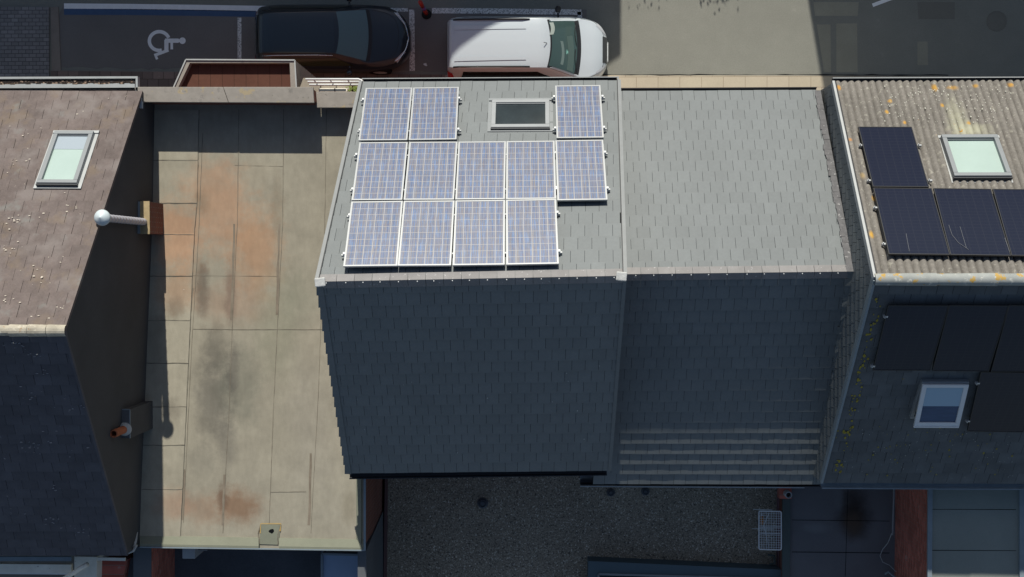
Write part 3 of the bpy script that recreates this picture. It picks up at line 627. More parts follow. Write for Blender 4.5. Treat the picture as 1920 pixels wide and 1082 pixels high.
for px, py, PP, nn, a_ in ((1640, 392, Rp, Rn, 0), (1656, 460, Rp, Rn, 0), (1613, 275, Rp, Rn, 0), (1628, 341, Rp, Rn, 0), (1722, 275, Rp, Rn, 0), (1742, 341, Rp, Rn, 0), (1659, 591, Bp, Bn, 0), (1635, 684, Bp, Bn, 0), (1831, 716, Bp, Bn, 0), (1813, 787, Bp, Bn, 0)):
    p = PP(px, py, .09); fr = frameM(p, Rx, nn.cross(Rx), nn); m = MB(); m.box(-.035, .05, -.02, .02, 0, .05, fr); m.box(-.025, -.005, -.012, .012, .05, .08, fr)
    o = m.build('panel_clamp', M['alu']); tag(o, 'small silver clamp at the side edge of a black solar panel', 'clamp', 'clamps beside the black solar panels')
# ================================================================== LEFT HOUSE (brown tiles)
LE, LR = 6.3, 10.0
Lf1, Lk1, Lr1 = U(267, 172, LE), U(121, 620, LR), U(239, 1040, LE-.05)
Lf0, Lk0, Lr0 = U(-330, 170, LE), U(-460, 621, LR), U(-330, 1040, LE-.05)
lh = thing('terraced_house', 'left house with a weathered brown tiled roof and dark gable wall', 'house', (-12, 0, 0), 'row houses with gable roofs')
b = MB(); gable_body(b, Lf0, Lf1+Vector((-.03, 0, 0)), Lk0, Lk1+Vector((-.03, 0, 0)), Lr0, Lr1+Vector((-.03, 0, 0)), 0, .07); b.build('wall', M['render_dark'], lh)
b = MB(); u = slope(b, Lf0, Lf1, Lk0, Lk1, 22, .36, th=.012, gap=.006, jit=.004); o = b.build('front_roof', M['brown_tile'], lh); u.build('battens', M['slate_edge'], o)
b = MB(); u = slope(b, Lr0, Lr1, Lk0, Lk1, 24, .34, th=.012, gap=.006, jit=.004); o = b.build('rear_roof', M['dark_tile'], lh); u.build('battens', M['slate_edge'], o)
b = MB(); n_ = 8; X0 = Lk1.x; rr = random.Random(5)
for i in range(18):
    x1 = X0+.03-i*.36; x0 = x1-.35; r = .10+rr.uniform(-.006, .006); base_i = len(b.v); zz = rr.uniform(-.01, .01)
    for x, q in ((x0, r), (x1, r*.92)):
        for k in range(n_+1):
            t = -.1+(math.pi+.2)*k/n_; b.v.append(Vector((x, Lk1.y+q*1.15*math.cos(t), Lk1.z-.02+zz+q*math.sin(t))))
    for k in range(n_): b.f.append((base_i+k, base_i+k+1, base_i+n_+2+k, base_i+n_+1+k))
b.build('ridge_tile', M['lichen_ridge'], lh, smooth=False)
verge(Lf1, Lk1, .05, .03, M['brown_tile'], lh, off=-.012, down=.04); verge(Lr1, Lk1, .05, .03, M['dark_tile'], lh, off=-.012, down=.04)
# box gutter with leaf litter
gz = 6.15; g0, g1 = U(-330, 142, gz), U(258, 143, gz); gi = U(258, 166, gz).y
b = MB(); b.box(g0.x, g1.x, gi, g1.y, gz-.16, gz-.14); b.build('gutter', M['black'], lh)
g = MB(); g.box(g0.x, g1.x-.0, g1.y-.045, g1.y, gz-.16, gz); g.box(g1.x-.045, g1.x, gi-.1, g1.y-.046, gz-.16, gz); o = g.build('gutter_board', M['lightgrey'], lh)
g = MB(); n_ = 60
for i in range(n_):
    x0 = lerp(g0.x, g1.x-.06, i/n_); x1 = lerp(g0.x, g1.x-.06, (i+1)/n_)
    g.box(x0, x1, gi+.02, gi+.10+random.uniform(-.008, .02), gz-.05, gz+.01)
g.build('eaves_flashing', M['lightgrey'], lh)
dirt = Mt('leaf_litter', (.27, .19, .14), .95, .1).vary(9, .5, 5).spots(16, .62, (.5, .42, .34), .8, 3).bump(25, .03).m
g = MB(); n_ = 170
for i in range(n_):
    x = random.uniform(g0.x+1.5, g1.x-.1); y = gi+.10+random.uniform(0, .085); s_ = random.uniform(.012, .035); z = gz-.075+random.uniform(0, .05)
    g.poly([Vector((x+s_*math.cos(t+i), y+s_*.8*math.sin(t+i), z+random.uniform(-.01, .01))) for t in (0, 1.4, 2.6, 4.0, 5.2)])
g.box(g0.x, g1.x-.05, gi+.1, gi+.19, gz-.14, gz-.078)
o = g.build('leaf_litter', dirt); tag(o, kind='stuff')
# lead corner where roof and parapet meet
g = MB(); p = U(263, 186, LE+.05); g.box(p.x-.17, p.x+.04, p.y-.05, p.y+.04, p.z, p.z+.03); g.box(p.x-.03, p.x+.04, p.y-.20, p.y-.051, p.z-.06, p.z+.02); g.build('corner_flashing', Mt('pale_lead', (.45, .50, .53), .5, .4).vary(6, .1).m, lh)
Lx, Ly, Ln = slope_frame(Lf0, Lf1, Lk1)
def Lp(px, py, off=0): return UP(px, py, Lk1+Ln*off, Ln)
q = [Lp(69, 343, .1), Lp(144, 345, .1), Lp(176, 247, .1), Lp(103, 246, .1)]
cc = (q[0]+q[1]+q[2]+q[3])/4-Ln*.1
Wd = ((q[1]-q[0]).length+(q[2]-q[3]).length)/2; Ld = (((q[3]+q[2])-(q[0]+q[1]))/2).dot(Ly)
roof_window(lh, cc, Lx, Ly, Ln, Wd, Ld, .09, M['pane_pale'], M['grey'], M['lightgrey'], top=1, h=.13, blind=((Ld*.17, Ld/2-.09), M['blind_blue']), label='tall roof window with a half drawn grey blind in the brown roof')
# fallen lichen and mortar crumbs on the tiles
g = MB(); rr = random.Random(11)
def crumbs(P, n, x0, x1, y0, y1, cl, off, smin=.006, smax=.021, cond=None):
    for i in range(n):
        cx_, cy_ = rr.choice(cl) if rr.random() < .7 else (rr.uniform(x0, x1), rr.uniform(y0, y1))
        px, py = cx_+rr.gauss(0, 14), cy_+rr.gauss(0, 5)
        if not (x0 < px < x1 and y0 < py < y1) or (cond and not cond(px, py)): continue
        p = P(px, py, off); s_ = rr.uniform(smin, smax); a = rr.uniform(0, 6)
        g.poly([p+Lx*(s_*1.7*math.cos(a+t)*rr.uniform(.6, 1))+Ly*(s_*.8*math.sin(a+t)*rr.uniform(.6, 1)) for t in (0, 1.1, 2.2, 3.3, 4.3, 5.3)])
crumbs(Lp, 85, 0, 225, 180, 600, [(20, 235), (75, 250), (30, 408), (50, 408), (20, 468), (70, 525), (110, 487), (80, 505), (10, 567), (115, 570), (145, 390), (35, 300), (75, 595)], .028, cond=lambda x, y: x < 260-(y-180)*.33 and not (60 < x < 190 and 240 < y < 350))
o = g.build('lichen_crumbs', Mt('lichen_crust', (.55, .50, .43), .9, .1).vary(20, .2).m, lh); tag(o, kind='stuff')
Dx, Dy, Dn = slope_frame(Lr0, Lr1, Lk1)
def Dp(px, py, off=0): return UP(px, py, Lk1+Dn*off, Dn)
g = MB(); crumbs(Dp, 90, 0, 200, 640, 1030, [(30, 645), (60, 745), (55, 665), (90, 700), (60, 835), (95, 915), (60, 850), (95, 980), (140, 766), (150, 1000), (20, 960)], .034, .006, .022, cond=lambda x, y: x < 128+(y-640)*.25)
o = g.build('lichen_crumbs', Mt('grey_crust', (.34, .35, .36), .9, .1).m, lh); tag(o, kind='stuff')

# ================================================================== FLAT ROOFED BUILDING
FZ = 5.45
fb = thing('flat_roofed_building', 'flat roofed brick building between the brown and the tall grey house', 'building', (-6.4, 0, 0))
A = [U(290, 196, FZ), U(262, 1024, FZ), U(683, 1031, FZ), U(690, 196, FZ)]
memb = Mt('roofing_membrane', (.355, .33, .262), .95, .1)
memb.world()
def fp(x, y): p = U(x, y, FZ); return (p.x, p.y)
K = 82.0
memb.vary(.55, .10, 6).vary(3, .06, 6).vary(60, .08, 3)
for (x, y, rx, ry, col, am) in ((335, 440, 55, 75, (.46, .28, .175), .8), (420, 400, 60, 90, (.45, .285, .185), .75), (395, 350, 60, 60, (.43, .29, .195), .6), (480, 470, 55, 95, (.44, .275, .17), .8), (330, 540, 45, 50, (.42, .25, .15), .5), (440, 570, 80, 45, (.40, .26, .18), .4),
                                (405, 655, 30, 50, (.15, .14, .115), .6), (400, 745, 38, 95, (.13, .125, .11), .62), (450, 720, 45, 80, (.15, .16, .13), .45), (330, 575, 22, 25, (.15, .12, .09), .5), (380, 545, 14, 60, (.13, .10, .08), .6), (432, 560, 12, 70, (.16, .11, .09), .5), (437, 690, 14, 60, (.12, .11, .10), .5), (290, 640, 20, 60, (.2, .2, .16), .4), (480, 330, 40, 40, (.36, .31, .23), .3), (640, 560, 14, 120, (.24, .22, .17), .4), (425, 830, 22, 60, (.17, .16, .14), .45), (520, 610, 50, 120, (.27, .27, .20), .5), (560, 560, 40, 60, (.24, .25, .19), .35), (378, 380, 18, 22, (.2, .15, .1), .4), (520, 390, 14, 60, (.2, .16, .11), .35),
                                (445, 950, 55, 38, (.24, .145, .09), .8), (380, 955, 45, 35, (.33, .22, .15), .5), (418, 935, 12, 30, (.12, .07, .05), .6), (325, 945, 40, 30, (.36, .22, .15), .5), (375, 865, 35, 30, (.2, .19, .16), .35), (325, 770, 22, 25, (.18, .16, .13), .5), (590, 780, 60, 170, (.31, .29, .25), .35), (655, 950, 16, 40, (.22, .19, .13), .35), (590, 640, 45, 60, (.36, .33, .26), .4)):
    memb.blob(fp(x, y), rx/K*1.15, ry/K*1.15, col, am, .7, 2.6)
oi_ = memb.n.new('ShaderNodeObjectInfo'); memb.scale(memb.math('MULTIPLY_ADD', oi_.outputs['Random'], .16, .92))
memb.vary(1.6, .10, 7).vary(9, .10, 6, (1, .35, 1)).vary(.35, .05, 4).vary(2.4, .10, 7)
memb.spots(7, .765, (.75, .72, .65), .7, 3, .02).spots(5, .77, (.1, .09, .08), .6, 3, .02).bump(90, .003).bump(4, .01, .4)
b = MB(); b.prism([(p.x, p.y) for p in A], FZ-.10, FZ); o_m = b.build('roof_membrane', memb.m, fb)
b = MB(); b.prism([(A[0].x-.3, A[0].y), (A[1].x-.0, A[1].y+.05), (A[2].x-.02, A[2].y+.05), (A[3].x, A[3].y)], 0, FZ-.10); b.build('wall', M['brick'], fb)
seamm = Mt('seam_tar', (.185, .165, .13), .9, .1).world().vary(6, .4).m
b = MB()
def sp(pts, w_, z=FZ+.004, jit=.003, n=12):
    out = []
    for i in range(len(pts)-1):
        for k in range(n): out.append(U(lerp(pts[i][0], pts[i+1][0], k/n)+random.uniform(-.25, .25), lerp(pts[i][1], pts[i+1][1], k/n), z))
    out.append(U(*pts[-1], z)); b.ribbon(out, w_, jit)
sp([(448, 205), (445, 420), (436, 600), (430, 760), (423, 890), (418, 1000)], .013); sp([(532, 205), (530, 420), (521, 600), (513, 760), (507, 920), (504, 1000)], .013)
sp([(612, 205), (609, 420), (602, 600), (596, 760), (588, 900), (583, 1000)], .011); sp([(380, 250), (373, 430), (360, 640), (352, 800), (344, 980)], .012)
sp([(362, 617), (440, 618), (606, 618)], .010, FZ+.005); sp([(300, 516), (370, 517), (520, 518)], .006, FZ+.005); sp([(508, 923), (574, 922)], .011, FZ+.005); sp([(440, 310), (530, 312)], .005, FZ+.005)
b.build('seam', seamm, fb)
tarm = Mt('tar_strip', (.235, .20, .155), .9, .1).world().vary(3, .3, 6).m
for pts, w_ in (([(439, 420), (434, 600)], .05), ([(524, 420), (519, 590)], .06), ([(583, 850), (579, 985)], .06), ([(421, 890), (418, 985)], .05), ([(345, 880), (342, 975)], .07), ([(360, 540), (354, 600)], .09)): b = MB(); sp(pts, w_, FZ+.003, .012, 6); b.build('tar_strip', tarm, fb)
# apron sheets along the foot of the gable wall
tarl = Mt('tar_line', (.15, .14, .115), .9, .1).world().vary(5, .5, 6).m
ys = [206, 298, 378, 437, 515, 598, 678, 760, 832, 915, 1004]
tints = [(.30, .26, .19), (.30, .25, .18), (.44, .24, .13), (.42, .25, .15), (.36, .27, .19), (.27, .27, .20), (.28, .275, .21), (.27, .245, .19), (.285, .28, .21), (.30, .285, .215)]
for i in range(10):
    y0, y1 = ys[i], ys[i+1]; fx = lambda y: 378-(y-206)*.046 if y > 430 else 376-(y-206)*.02
    wx_ = lambda y: 289-(y-206)*.0335
    b = MB(); z = FZ+.003
    P = [U(wx_(y1), y1+3, FZ), U(fx(y1)-3, y1+3, FZ), U(fx(y0)-3, y0, FZ), U(wx_(y0), y0, FZ)]
    b.prism([(p.x, p.y) for p in P], z, z+.009+.002*(i % 2))
    o = b.build('apron_sheet', memb.m, fb)
    b = MB(); zz = z+.0125+.002*(i % 2); b.ribbon([U(lerp(wx_(y1), fx(y1)-3, k/8), y1+3+random.uniform(-.5, .5), zz) for k in range(9)], .016, .005)
    b.ribbon([U(lerp(fx(y1), fx(y0), k/8)-3+random.uniform(-.4, .4), lerp(y1, y0, k/8), zz+.001) for k in range(9)], .009, .003); b.build('tar_line', tarl, o)
# upstand dressed up the gable wall
b = MB(); P = [U(wx_(1022), 1022, FZ), U(wx_(206), 206, FZ)]
b.box(min(P[0].x, P[1].x)-.15, min(P[0].x, P[1].x)+.0, P[0].y, P[1].y, FZ-.2, FZ+.16); b.build('wall_upstand', M['bitumen_green'], fb)
# raised rear edge, right edge, drain
edge_m = Mt('edge_membrane', (.215, .225, .175), .95, .1).world().vary(1.5, .14, 6).vary(50, .08).m
b = MB(); P = [U(262, 1012, FZ+.1), U(262, 1024, FZ+.1), U(683, 1031, FZ+.1), U(683, 1018, FZ+.1)]
def wedge(inner, outer, z0, z1):   # sloping fillet from the deck up to the outer rim
    i0, i1 = inner; o0, o1 = outer; s_ = lambda p, z: Vector((p.x, p.y, z))
    b.hexa([s_(i0, z0-.02), s_(i1, z0-.02), s_(o1, z0-.02), s_(o0, z0-.02), s_(i0, z0+.012), s_(i1, z0+.012), s_(o1, z1), s_(o0, z1)])
for xa, xb in ((262, 485), (523, 684)):
    ya, yb = 1004+(xa-262)*.017, 1004+(xb-262)*.017
    wedge((U(xa, ya, FZ), U(xb, yb, FZ)), (U(xa, ya+16, FZ+.1), U(xb, yb+16, FZ+.1)), FZ, FZ+.1)
    b.prism([(p.x, p.y) for p in (U(xa, ya+20, FZ+.1), U(xb, yb+20, FZ+.1), U(xb, yb+16, FZ+.1), U(xa, ya+16, FZ+.1))], FZ, FZ+.1)
wedge((U(668, 1030, FZ), U(668, 800, FZ)), (U(677, 1031, FZ+.08), U(677, 800, FZ+.08)), FZ, FZ+.07)
b.build('roof_edge', edge_m, fb)
b = MB(); p0, p1 = U(684, 1032, FZ+.1), U(684, 850, FZ+.1); b.bar(p0, p1, .05, .02); q0 = U(262, 1026, FZ+.1); b.bar(q0+Vector((0, .0, -.02)), p0+Vector((0, .0, -.02)), .03, .025); b.build('edge_trim', M['zinc'], fb)
b = MB(); P = [U(487, 1020, FZ), U(522, 1021, FZ), U(527, 983, FZ), U(489, 983, FZ)]
b.prism([(p.x, p.y) for p in P], FZ, FZ+.02); dr = b.build('drain_outlet', edge_m, fb)
b = MB()
def rib(pts, w_, z): b.ribbon([U(x, y, z) for x, y in pts], w_, .003)
rib([(487, 1019), (484, 1000), (489, 983)], .02, FZ+.024); rib([(521, 1021), (521, 1002), (526, 984)], .02, FZ+.0245); b.build('drain_seam', seamm, dr)
b = MB(); rib([(488, 1000), (489, 982), (527, 982), (525, 996)], .022, FZ+.027); b.build('drain_edge', Mt('yellow_edge', (.50, .34, .12), .8, .2).world().vary(6, .2).m, dr)
b = MB(); c = U(509, 996, FZ+.022); b.poly([c+Vector((.075*math.cos(t)*random.uniform(.7, 1.1), .06*math.sin(t)*random.uniform(.7, 1.1), 0)) for t in [i*math.pi/6 for i in range(12)]]); b.build('drain_hole', M['slate_edge'], dr)
# street parapets with concrete coping
cop = Mt('concrete_coping', (.30, .275, .245), .9, .15).world().vary(1.4, .12, 5).vary(8, .12, 6).spots(9, .66, (.14, .13, .11), .6, 6).spots(3.3, .62, (.42, .33, .18), .6, 7).spots(5, .6, (.17, .16, .15), .4, 7).spots(7, .7, (.55, .5, .45), .5, 5).bump(40, .006).m
Z1, Z2 = 6.15, 5.85
def coping(x0, x1, yT, yB, z, name='parapet'):
    P = [U(x0[1], yB[0], z), U(x1[1], yB[1], z), U(x1[0], yT[1], z), U(x0[0], yT[0], z)]
    b = MB(); b.prism([(p.x, p.y) for p in (P[0]+Vector((.03, .05, 0)), P[1]+Vector((-.01, .05, 0)), P[2]+Vector((-.01, -.05, 0)), P[3]+Vector((.03, -.05, 0)))], FZ-.12, z-.07)
    o = b.build(name, M['brick_x'], fb); n = max(1, round((P[1]-P[0]).length/2.0))
    b = MB()
    for i in range(n):
        a, c = i/n, (i+1)/n-.003
        b.prism([(p.x, p.y) for p in (lerp(P[0], P[1], a), lerp(P[0], P[1], c), lerp(P[3], P[2], c), lerp(P[3], P[2], a))], z-.07+.004*(i % 2)*0, z+.003*(i % 2))
    b.build('coping', cop, o, bevel=.01); return o
coping((250, 268), (588, 590), (163, 163), (191.5, 193), Z1); coping((592, 593), (676, 664), (172, 172), (202, 202), Z2)
# bay (oriel) roof projecting over the pavement
bay = MB(); zb_ = 5.0
O = [U(326, 164, zb_), U(349, 112, zb_), U(553, 113, zb_), U(556, 164, zb_)]; I = [U(334, 164, zb_), U(356, 118, zb_), U(543, 118, zb_), U(545, 164, zb_)]
bay.prism([(p.x, p.y) for p in (I[0], I[3], I[2], I[1])], 2.6, zb_-.16); bo = bay.build('bay_roof', Mt('rusty_bay_roof', (.115, .052, .036), .85, .2).world().vary(2, .25, 6).vary(12, .15).spots(4, .66, (.10, .05, .035), .6, 6).brick(.28, 9, .006, (.06, .03, .02), (.105, .045, .032)).m, fb)
bc = MB()
for k in range(3):
    a, c, d, e = O[k], O[k+1], I[k+1], I[k]; f_ = lambda p, z: Vector((p.x, p.y, z))
    bc.hexa([f_(a, 2.6), f_(e, 2.6), f_(d, 2.6), f_(c, 2.6), f_(a, zb_), f_(e, zb_), f_(d, zb_), f_(c, zb_)])
bc.build('bay_coping', cop, bo)
bc = MB()
for k in range(3): bc.bar(O[k]+Vector((0, 0, .003)), O[k+1]+Vector((0, 0, .003)), .03, .025)
bc.build('bay_trim', M['lightgrey'], bo)
# window grille step beside the bay, ledge
b = MB(); P = [U(556, 164, 4.9), U(590, 176, 4.9), U(600, 142, 4.9), U(572, 140, 4.9)]
b.prism([(p.x, p.y) for p in (U(556, 172, 4.9), U(690, 176, 4.9), U(690, 146, 4.9), U(566, 144, 4.9))], 4.6, 4.75); b.build('balcony_floor', Mt('balcony_slab', (.30, .27, .22), .9, .2).world().vary(3, .15).vary(20, .1).m, fb)
rl = thing('balcony_railing', 'white tubular railing rounded at its right end in front of the low parapet', 'railing', U(625, 158, 4.75))
for k, (y, z, x0, x1) in enumerate(((148.5, 5.55, 573, 672), (153.5, 5.35, 577, 676), (159, 5.15, 580, 676))):
    p0, p1 = U(x0, y, z), U(x1, y, z); b = MB(); pts = [p0, p1]
    if k == 0: pts += [p1+Vector((.06, -.02, 0)), p1+Vector((.10, -.07, 0)), p1+Vector((.115, -.16, 0)), p1+Vector((.115, -.3, 0))]
    b.tube(pts, .024, 8); b.build('rail', M['white'], rl, smooth=True)
for x in (592, 622, 655):
    p = U(x, 153, 5.3); b = MB(); b.tube([Vector((p.x, p.y, 4.75)), Vector((p.x, p.y, 5.56))], .016, 8); b.build('post', M['white'], rl, smooth=True)
pb = thing('planter_box', 'long cream planter box on the balcony behind the white railing', 'planter', U(624, 169, 4.75))
p = U(624, 169, 4.95); b = MB(); wv = .28
b.box(p.x-.34, p.x+.34, p.y-.045, p.y+.045, 4.75, 4.95); b.build('box', M['cream'], pb, bevel=.01)
b = MB(); b.box(p.x-.31, p.x+.31, p.y-.025, p.y+.025, 4.951, 4.955); b.build('soil', M['yard'], pb)
pl = thing('potted_plant', 'small yellow green plant at the right end of the balcony', 'plant', U(664, 167, 4.75))
p = U(664, 167, 4.85); b = MB(); b.lathe((p.x, p.y, 4.75), [(0, 0), (.06, 0), (.08, .12), (.07, .12), (.06, .05)], 12); b.build('pot', M['terracotta'], pl)
b = MB(); rr = random.Random(2)
for i in range(260):
    c = Vector((p.x+rr.gauss(0, .07), p.y+rr.gauss(0, .045), 4.86+abs(rr.gauss(0, .05)))); a = rr.uniform(0, 6.3); s_ = rr.uniform(.012, .026)
    d = Vector((math.cos(a), math.sin(a), rr.uniform(-.3, .5)))*s_; e = Vector((-math.sin(a), math.cos(a), rr.uniform(-.3, .3)))*s_*.5; b.poly([c-d, c-e, c+d, c+e])
b.build('leaves', Mt('leaf_yellow_green', (.20, .26, .06), .6, .3).island(.3).m, pl)

# chimneys on the party wall
Zc = 6.35
P = [U(264, 438, Zc), U(280, 438, Zc), U(280, 378, Zc), U(264, 378, Zc)]
x0, x1, y0, y1 = P[0].x, P[1].x, P[1].y, P[2].y
ch = MB(); ch.box(x0, x1, y0, y1, FZ-.1, Zc-.03); cho = ch.build('chimney', M['brick'], fb, label='small red brick chimney with a mortar crown')
k = MB(); k.box(x0-.01, x1+.008, y0-.01, y1+.01, Zc-.03, Zc); k.build('chimney_crown', Mt('yellowed_mortar', (.42, .33, .19), .9, .2).world().vary(5, .3, 6).spots(8, .62, (.12, .09, .06), .7, 5).m, cho)
k = MB(); k.box(x0-.07, x0-.011, y0+.0, y1, Zc-.1, Zc+.015); k.build('chimney_flashing', M['zinc'], cho)
fl = thing('flue_pipe', 'tall pale metal flue pipe with a round white cap rising from the brick chimney', 'flue pipe', (U(272, 416, Zc).x, U(272, 416, Zc).y, Zc))
p = U(270, 416, Zc); ztop = 8.6; b = MB(); b.tube([(p.x, p.y, Zc), (p.x, p.y, ztop)], .075, 20); pipe_m = Mt('ribbed_flue', (.42, .43, .47), .45, .4, .2).bump(0, .01, 1, src=None) if False else Mt('ribbed_flue', (.45, .45, .50), .45, .4, .2).vary(1, .1, 3, (1, 1, 30)).m
b = MB(); prof = [(.075, 0)]
for k in range(14): z_ = .1+k*.16; prof += [(.075, z_), (.082, z_+.008), (.082, z_+.02), (.075, z_+.028)]
b.lathe((p.x, p.y, Zc), prof+[(.075, ztop-Zc)], 20); b.build('pipe', pipe_m, fl, smooth=True)
b = MB(); b.lathe((p.x, p.y, ztop-.05), [(.10, 0), (.155, .02), (.165, .06), (.15, .10), (.09, .15), (0, .19)], 28); b.build('cap', Mt('white_cap', (.55, .63, .66), .5, .4).m, fl, smooth=True)
# rear chimney clad like the gable
Zc2 = 6.85; Q = U(243, 768, Zc2); Q2 = U(243, 822, Zc2)
b = MB(); b.box(Q.x-.38, Q.x, Q2.y, Q.y, FZ-.1, Zc2-.02); c2 = b.build('chimney', M['render_dark'], fb, label='dark rendered chimney near the rear of the gable wall')
k = MB(); k.bar(Vector((Q.x, Q2.y, Zc2-.02)), Vector((Q.x, Q.y, Zc2-.02)), .02, .022); k.bar(Vector((Q.x-.01, Q.y, Zc2-.02)), Vector((Q.x-.38, Q.y, Zc2-.02)), .02, .02); k.build('chimney_edge', M['zinc'], c2)
k = MB(); k.box(Q.x-.37, Q.x-.012, Q2.y+.01, Q.y-.012, Zc2-.02, Zc2-.004); k.build('chimney_top', M['bitumen'], c2)
fp2 = thing('clay_flue', 'short terracotta flue pot with a pale collar on the dark rear chimney', 'chimney pot', (Q.x-.11, Q2.y+.22, Zc2))
p = Vector((Q.x-.11, Q2.y+.20, Zc2)); b = MB(); b.lathe(p, [(.085, -.02), (.085, .62), (.06, .62), (.06, .2), (0, .2)], 20); b.build('pot', M['terracotta'], fp2)
b = MB(); b.lathe(p, [(.15, -.01), (.14, .03), (.10, .07), (.088, .09)], 20); b.build('collar', M['lightgrey'], fp2)
b = MB(); b.lathe(p, [(0, .3), (.058, .3)], 16); b.build('flue_bore', M['black'], fp2)
# white crumpled downpipe head at the rear corner
dp = thing('downpipe', 'pale crumpled downpipe head at the rear corner of the gable', 'downpipe', U(247, 1028, 5.9))
b = MB(); b.tube([U(256, 998, 5.6), U(254, 1014, 5.7), U(251, 1026, 5.85)], .035, 8); b.build('pipe', M['lightgrey'], dp, smooth=True)
b = MB(); b.tube([U(256, 1022, 5.9), U(250, 1033, 5.9), U(240, 1037, 5.9), U(236, 1032, 5.9)], .03, 8); b.build('elbow', M['lightgrey'], dp, smooth=True)

# ================================================================== REAR ANNEXES
# gravel roof
GZ = 2.5
gr = thing('gravel_roofed_annex', 'low annex with a dark gravel roof behind the grey houses', 'building', (.9, -8, 0))
P = [U(722, 1300, GZ), U(1460, 1300, GZ), U(1462, 860, GZ), U(722, 860, GZ)]
b = MB(); b.prism([(p.x, p.y) for p in P], 0, GZ-.05); b.build('wall', M['brick_x'], gr)
b = MB(); nx_, ny_ = 150, 90; rr = random.Random(4); o0 = P[0]; ux = (P[1]-P[0])/nx_; uy = (P[3]-P[0])/ny_
for j in range(ny_+1):
    for i in range(nx_+1): b.v.append(o0+ux*i+uy*j+Vector((0, 0, rr.uniform(-.002, .002))))
for j in range(ny_):
    for i in range(nx_): q = j*(nx_+1)+i; b.f.append((q, q+1, q+nx_+2, q+nx_+1))
b.build('gravel_bed', M['gravel'], gr)
# loose pale stones catching the eye
g = MB()
for i in range(1900):
    x, y = rr.uniform(728, 1455), rr.uniform(888, 1082)
    if x < 800 and rr.random() < .6: continue
    p = U(x, y, GZ+.015); s_ = rr.choice((.010, .012, .014, .020)); a = rr.uniform(0, 6)
    q = [p+Vector((s_*math.cos(a+t), s_*math.sin(a+t), 0)) for t in (0, 1.6, 3.2, 4.7)]; g.poly(q+[p+Vector((0, 0, s_*.7))], [(0, 1, 4), (1, 2, 4), (2, 3, 4), (3, 0, 4)])
o = g.build('loose_stones', Mt('pale_stone', (.62, .57, .48), .9, .2).island(.5).m); tag(o, kind='stuff')
b = MB(); b.prism([(p.x, p.y) for p in (U(716, 1300, GZ+.08), U(723, 1300, GZ+.08), U(727, 860, GZ+.08), U(722, 860, GZ+.08))], 0, GZ+.08); b.build('roof_edge', Mt('reddish_edge', (.15, .09, .085), .8, .2).m, gr)
b = MB(); b.prism([(p.x, p.y) for p in (U(1457, 1300, GZ+.2), U(1465, 1300, GZ+.2), U(1467, 880, GZ+.2), U(1460, 880, GZ+.2))], 0, GZ+.2); b.build('roof_edge', Mt('pinkish_edge', (.20, .12, .13), .8, .2).world().vary(2, .2).m, gr)
for x, y, r, l in ((905, 943, .11, 'round dark roof vent alone in the gravel, the largest of three'), (1145, 923, .085, 'small round dark roof vent in the gravel, left one under the eaves'), (1210, 921, .085, 'small round dark roof vent in the gravel, right one under the eaves')):
    p = U(x, y, GZ); t = thing('roof_vent', l, 'vent', p, 'roof vents in the gravel')
    b = MB(); b.lathe(p, [(r*1.3, .012), (r*1.25, .02), (r, .03), (r*.95, .09), (r*.8, .10), (r*.8, .06), (0, .06)], 20); b.build('collar', M['bitumen'], t)
    b = MB(); b.lathe(p, [(0, .09), (r*.5, .09), (r*.55, .075), (r*.5, .062)], 16); b.build('cap', M['bitumen'], t)
# roof lantern kerb at the bottom edge
t = thing('roof_lantern', 'dark framed roof lantern cut by the lower picture edge', 'roof lantern', U(1290, 1120, GZ))
P = [U(1100, 1300, 2.95), U(1480, 1300, 2.95), U(1478, 1069, 2.95), U(1103, 1052, 2.95)]; I = [U(1122, 1300, 2.95), U(1460, 1300, 2.95), U(1455, 1085, 2.95), U(1122, 1076, 2.95)]
b = MB()
for k in range(4):
    a, c, d, e = P[k], P[(k+1) % 4], I[(k+1) % 4], I[k]; f_ = lambda p, z: Vector((p.x, p.y, z)); b.hexa([f_(a, GZ-.05), f_(c, GZ-.05), f_(d, GZ-.05), f_(e, GZ-.05), f_(a, 2.95), f_(c, 2.95), f_(d, 2.95), f_(e, 2.95)])
b.build('kerb', Mt('teal_dark', (.09, .13, .15), .7, .3).m, t)
b = MB()
for k in range(4): b.bar(I[k]+Vector((0, 0, .004)), I[(k+1) % 4]+Vector((0, 0, .004)), .05, .03)
b.build('frame', M['grey'], t)
b = MB(); b.prism([(p.x, p.y) for p in I], 2.85, 2.88); b.build('pane', M['pane_dark'], t)

# dark flat roof with stain, right of the gravel
DZ = 3.1
da = thing('dark_roofed_annex', 'annex with a stained dark bitumen roof between gravel roof and brick wall', 'building', (7.5, -8, 0))
P = [U(1466, 1300, DZ), U(1690, 1300, DZ), U(1700, 870, DZ), U(1468, 870, DZ)]
st = Mt('stained_bitumen', (.17, .17, .175), .9, .2).world().vary(.7, .15, 6).vary(30, .08)
def dpz(x, y, z): p = U(x, y, z); return (p.x, p.y)
st.blob(dpz(1600, 960, DZ), .55, .75, (.05, .04, .035), 1, .5, 1.5).blob(dpz(1600, 985, DZ), .35, .4, (.12, .085, .06), .8, .5, 2).blob(dpz(1530, 990, DZ), .45, .16, (.24, .25, .25), .6, .6, 2).blob(dpz(1572, 935, DZ), .14, .5, (.20, .21, .215), .6, .6, 2)
b = MB(); b.prism([(p.x, p.y) for p in P], 0, DZ-.04); b.build('wall', M['brick_x'], da)
b = MB(); b.prism([(p.x, p.y) for p in P], DZ-.04, DZ); b.build('roof_deck', st.m, da)
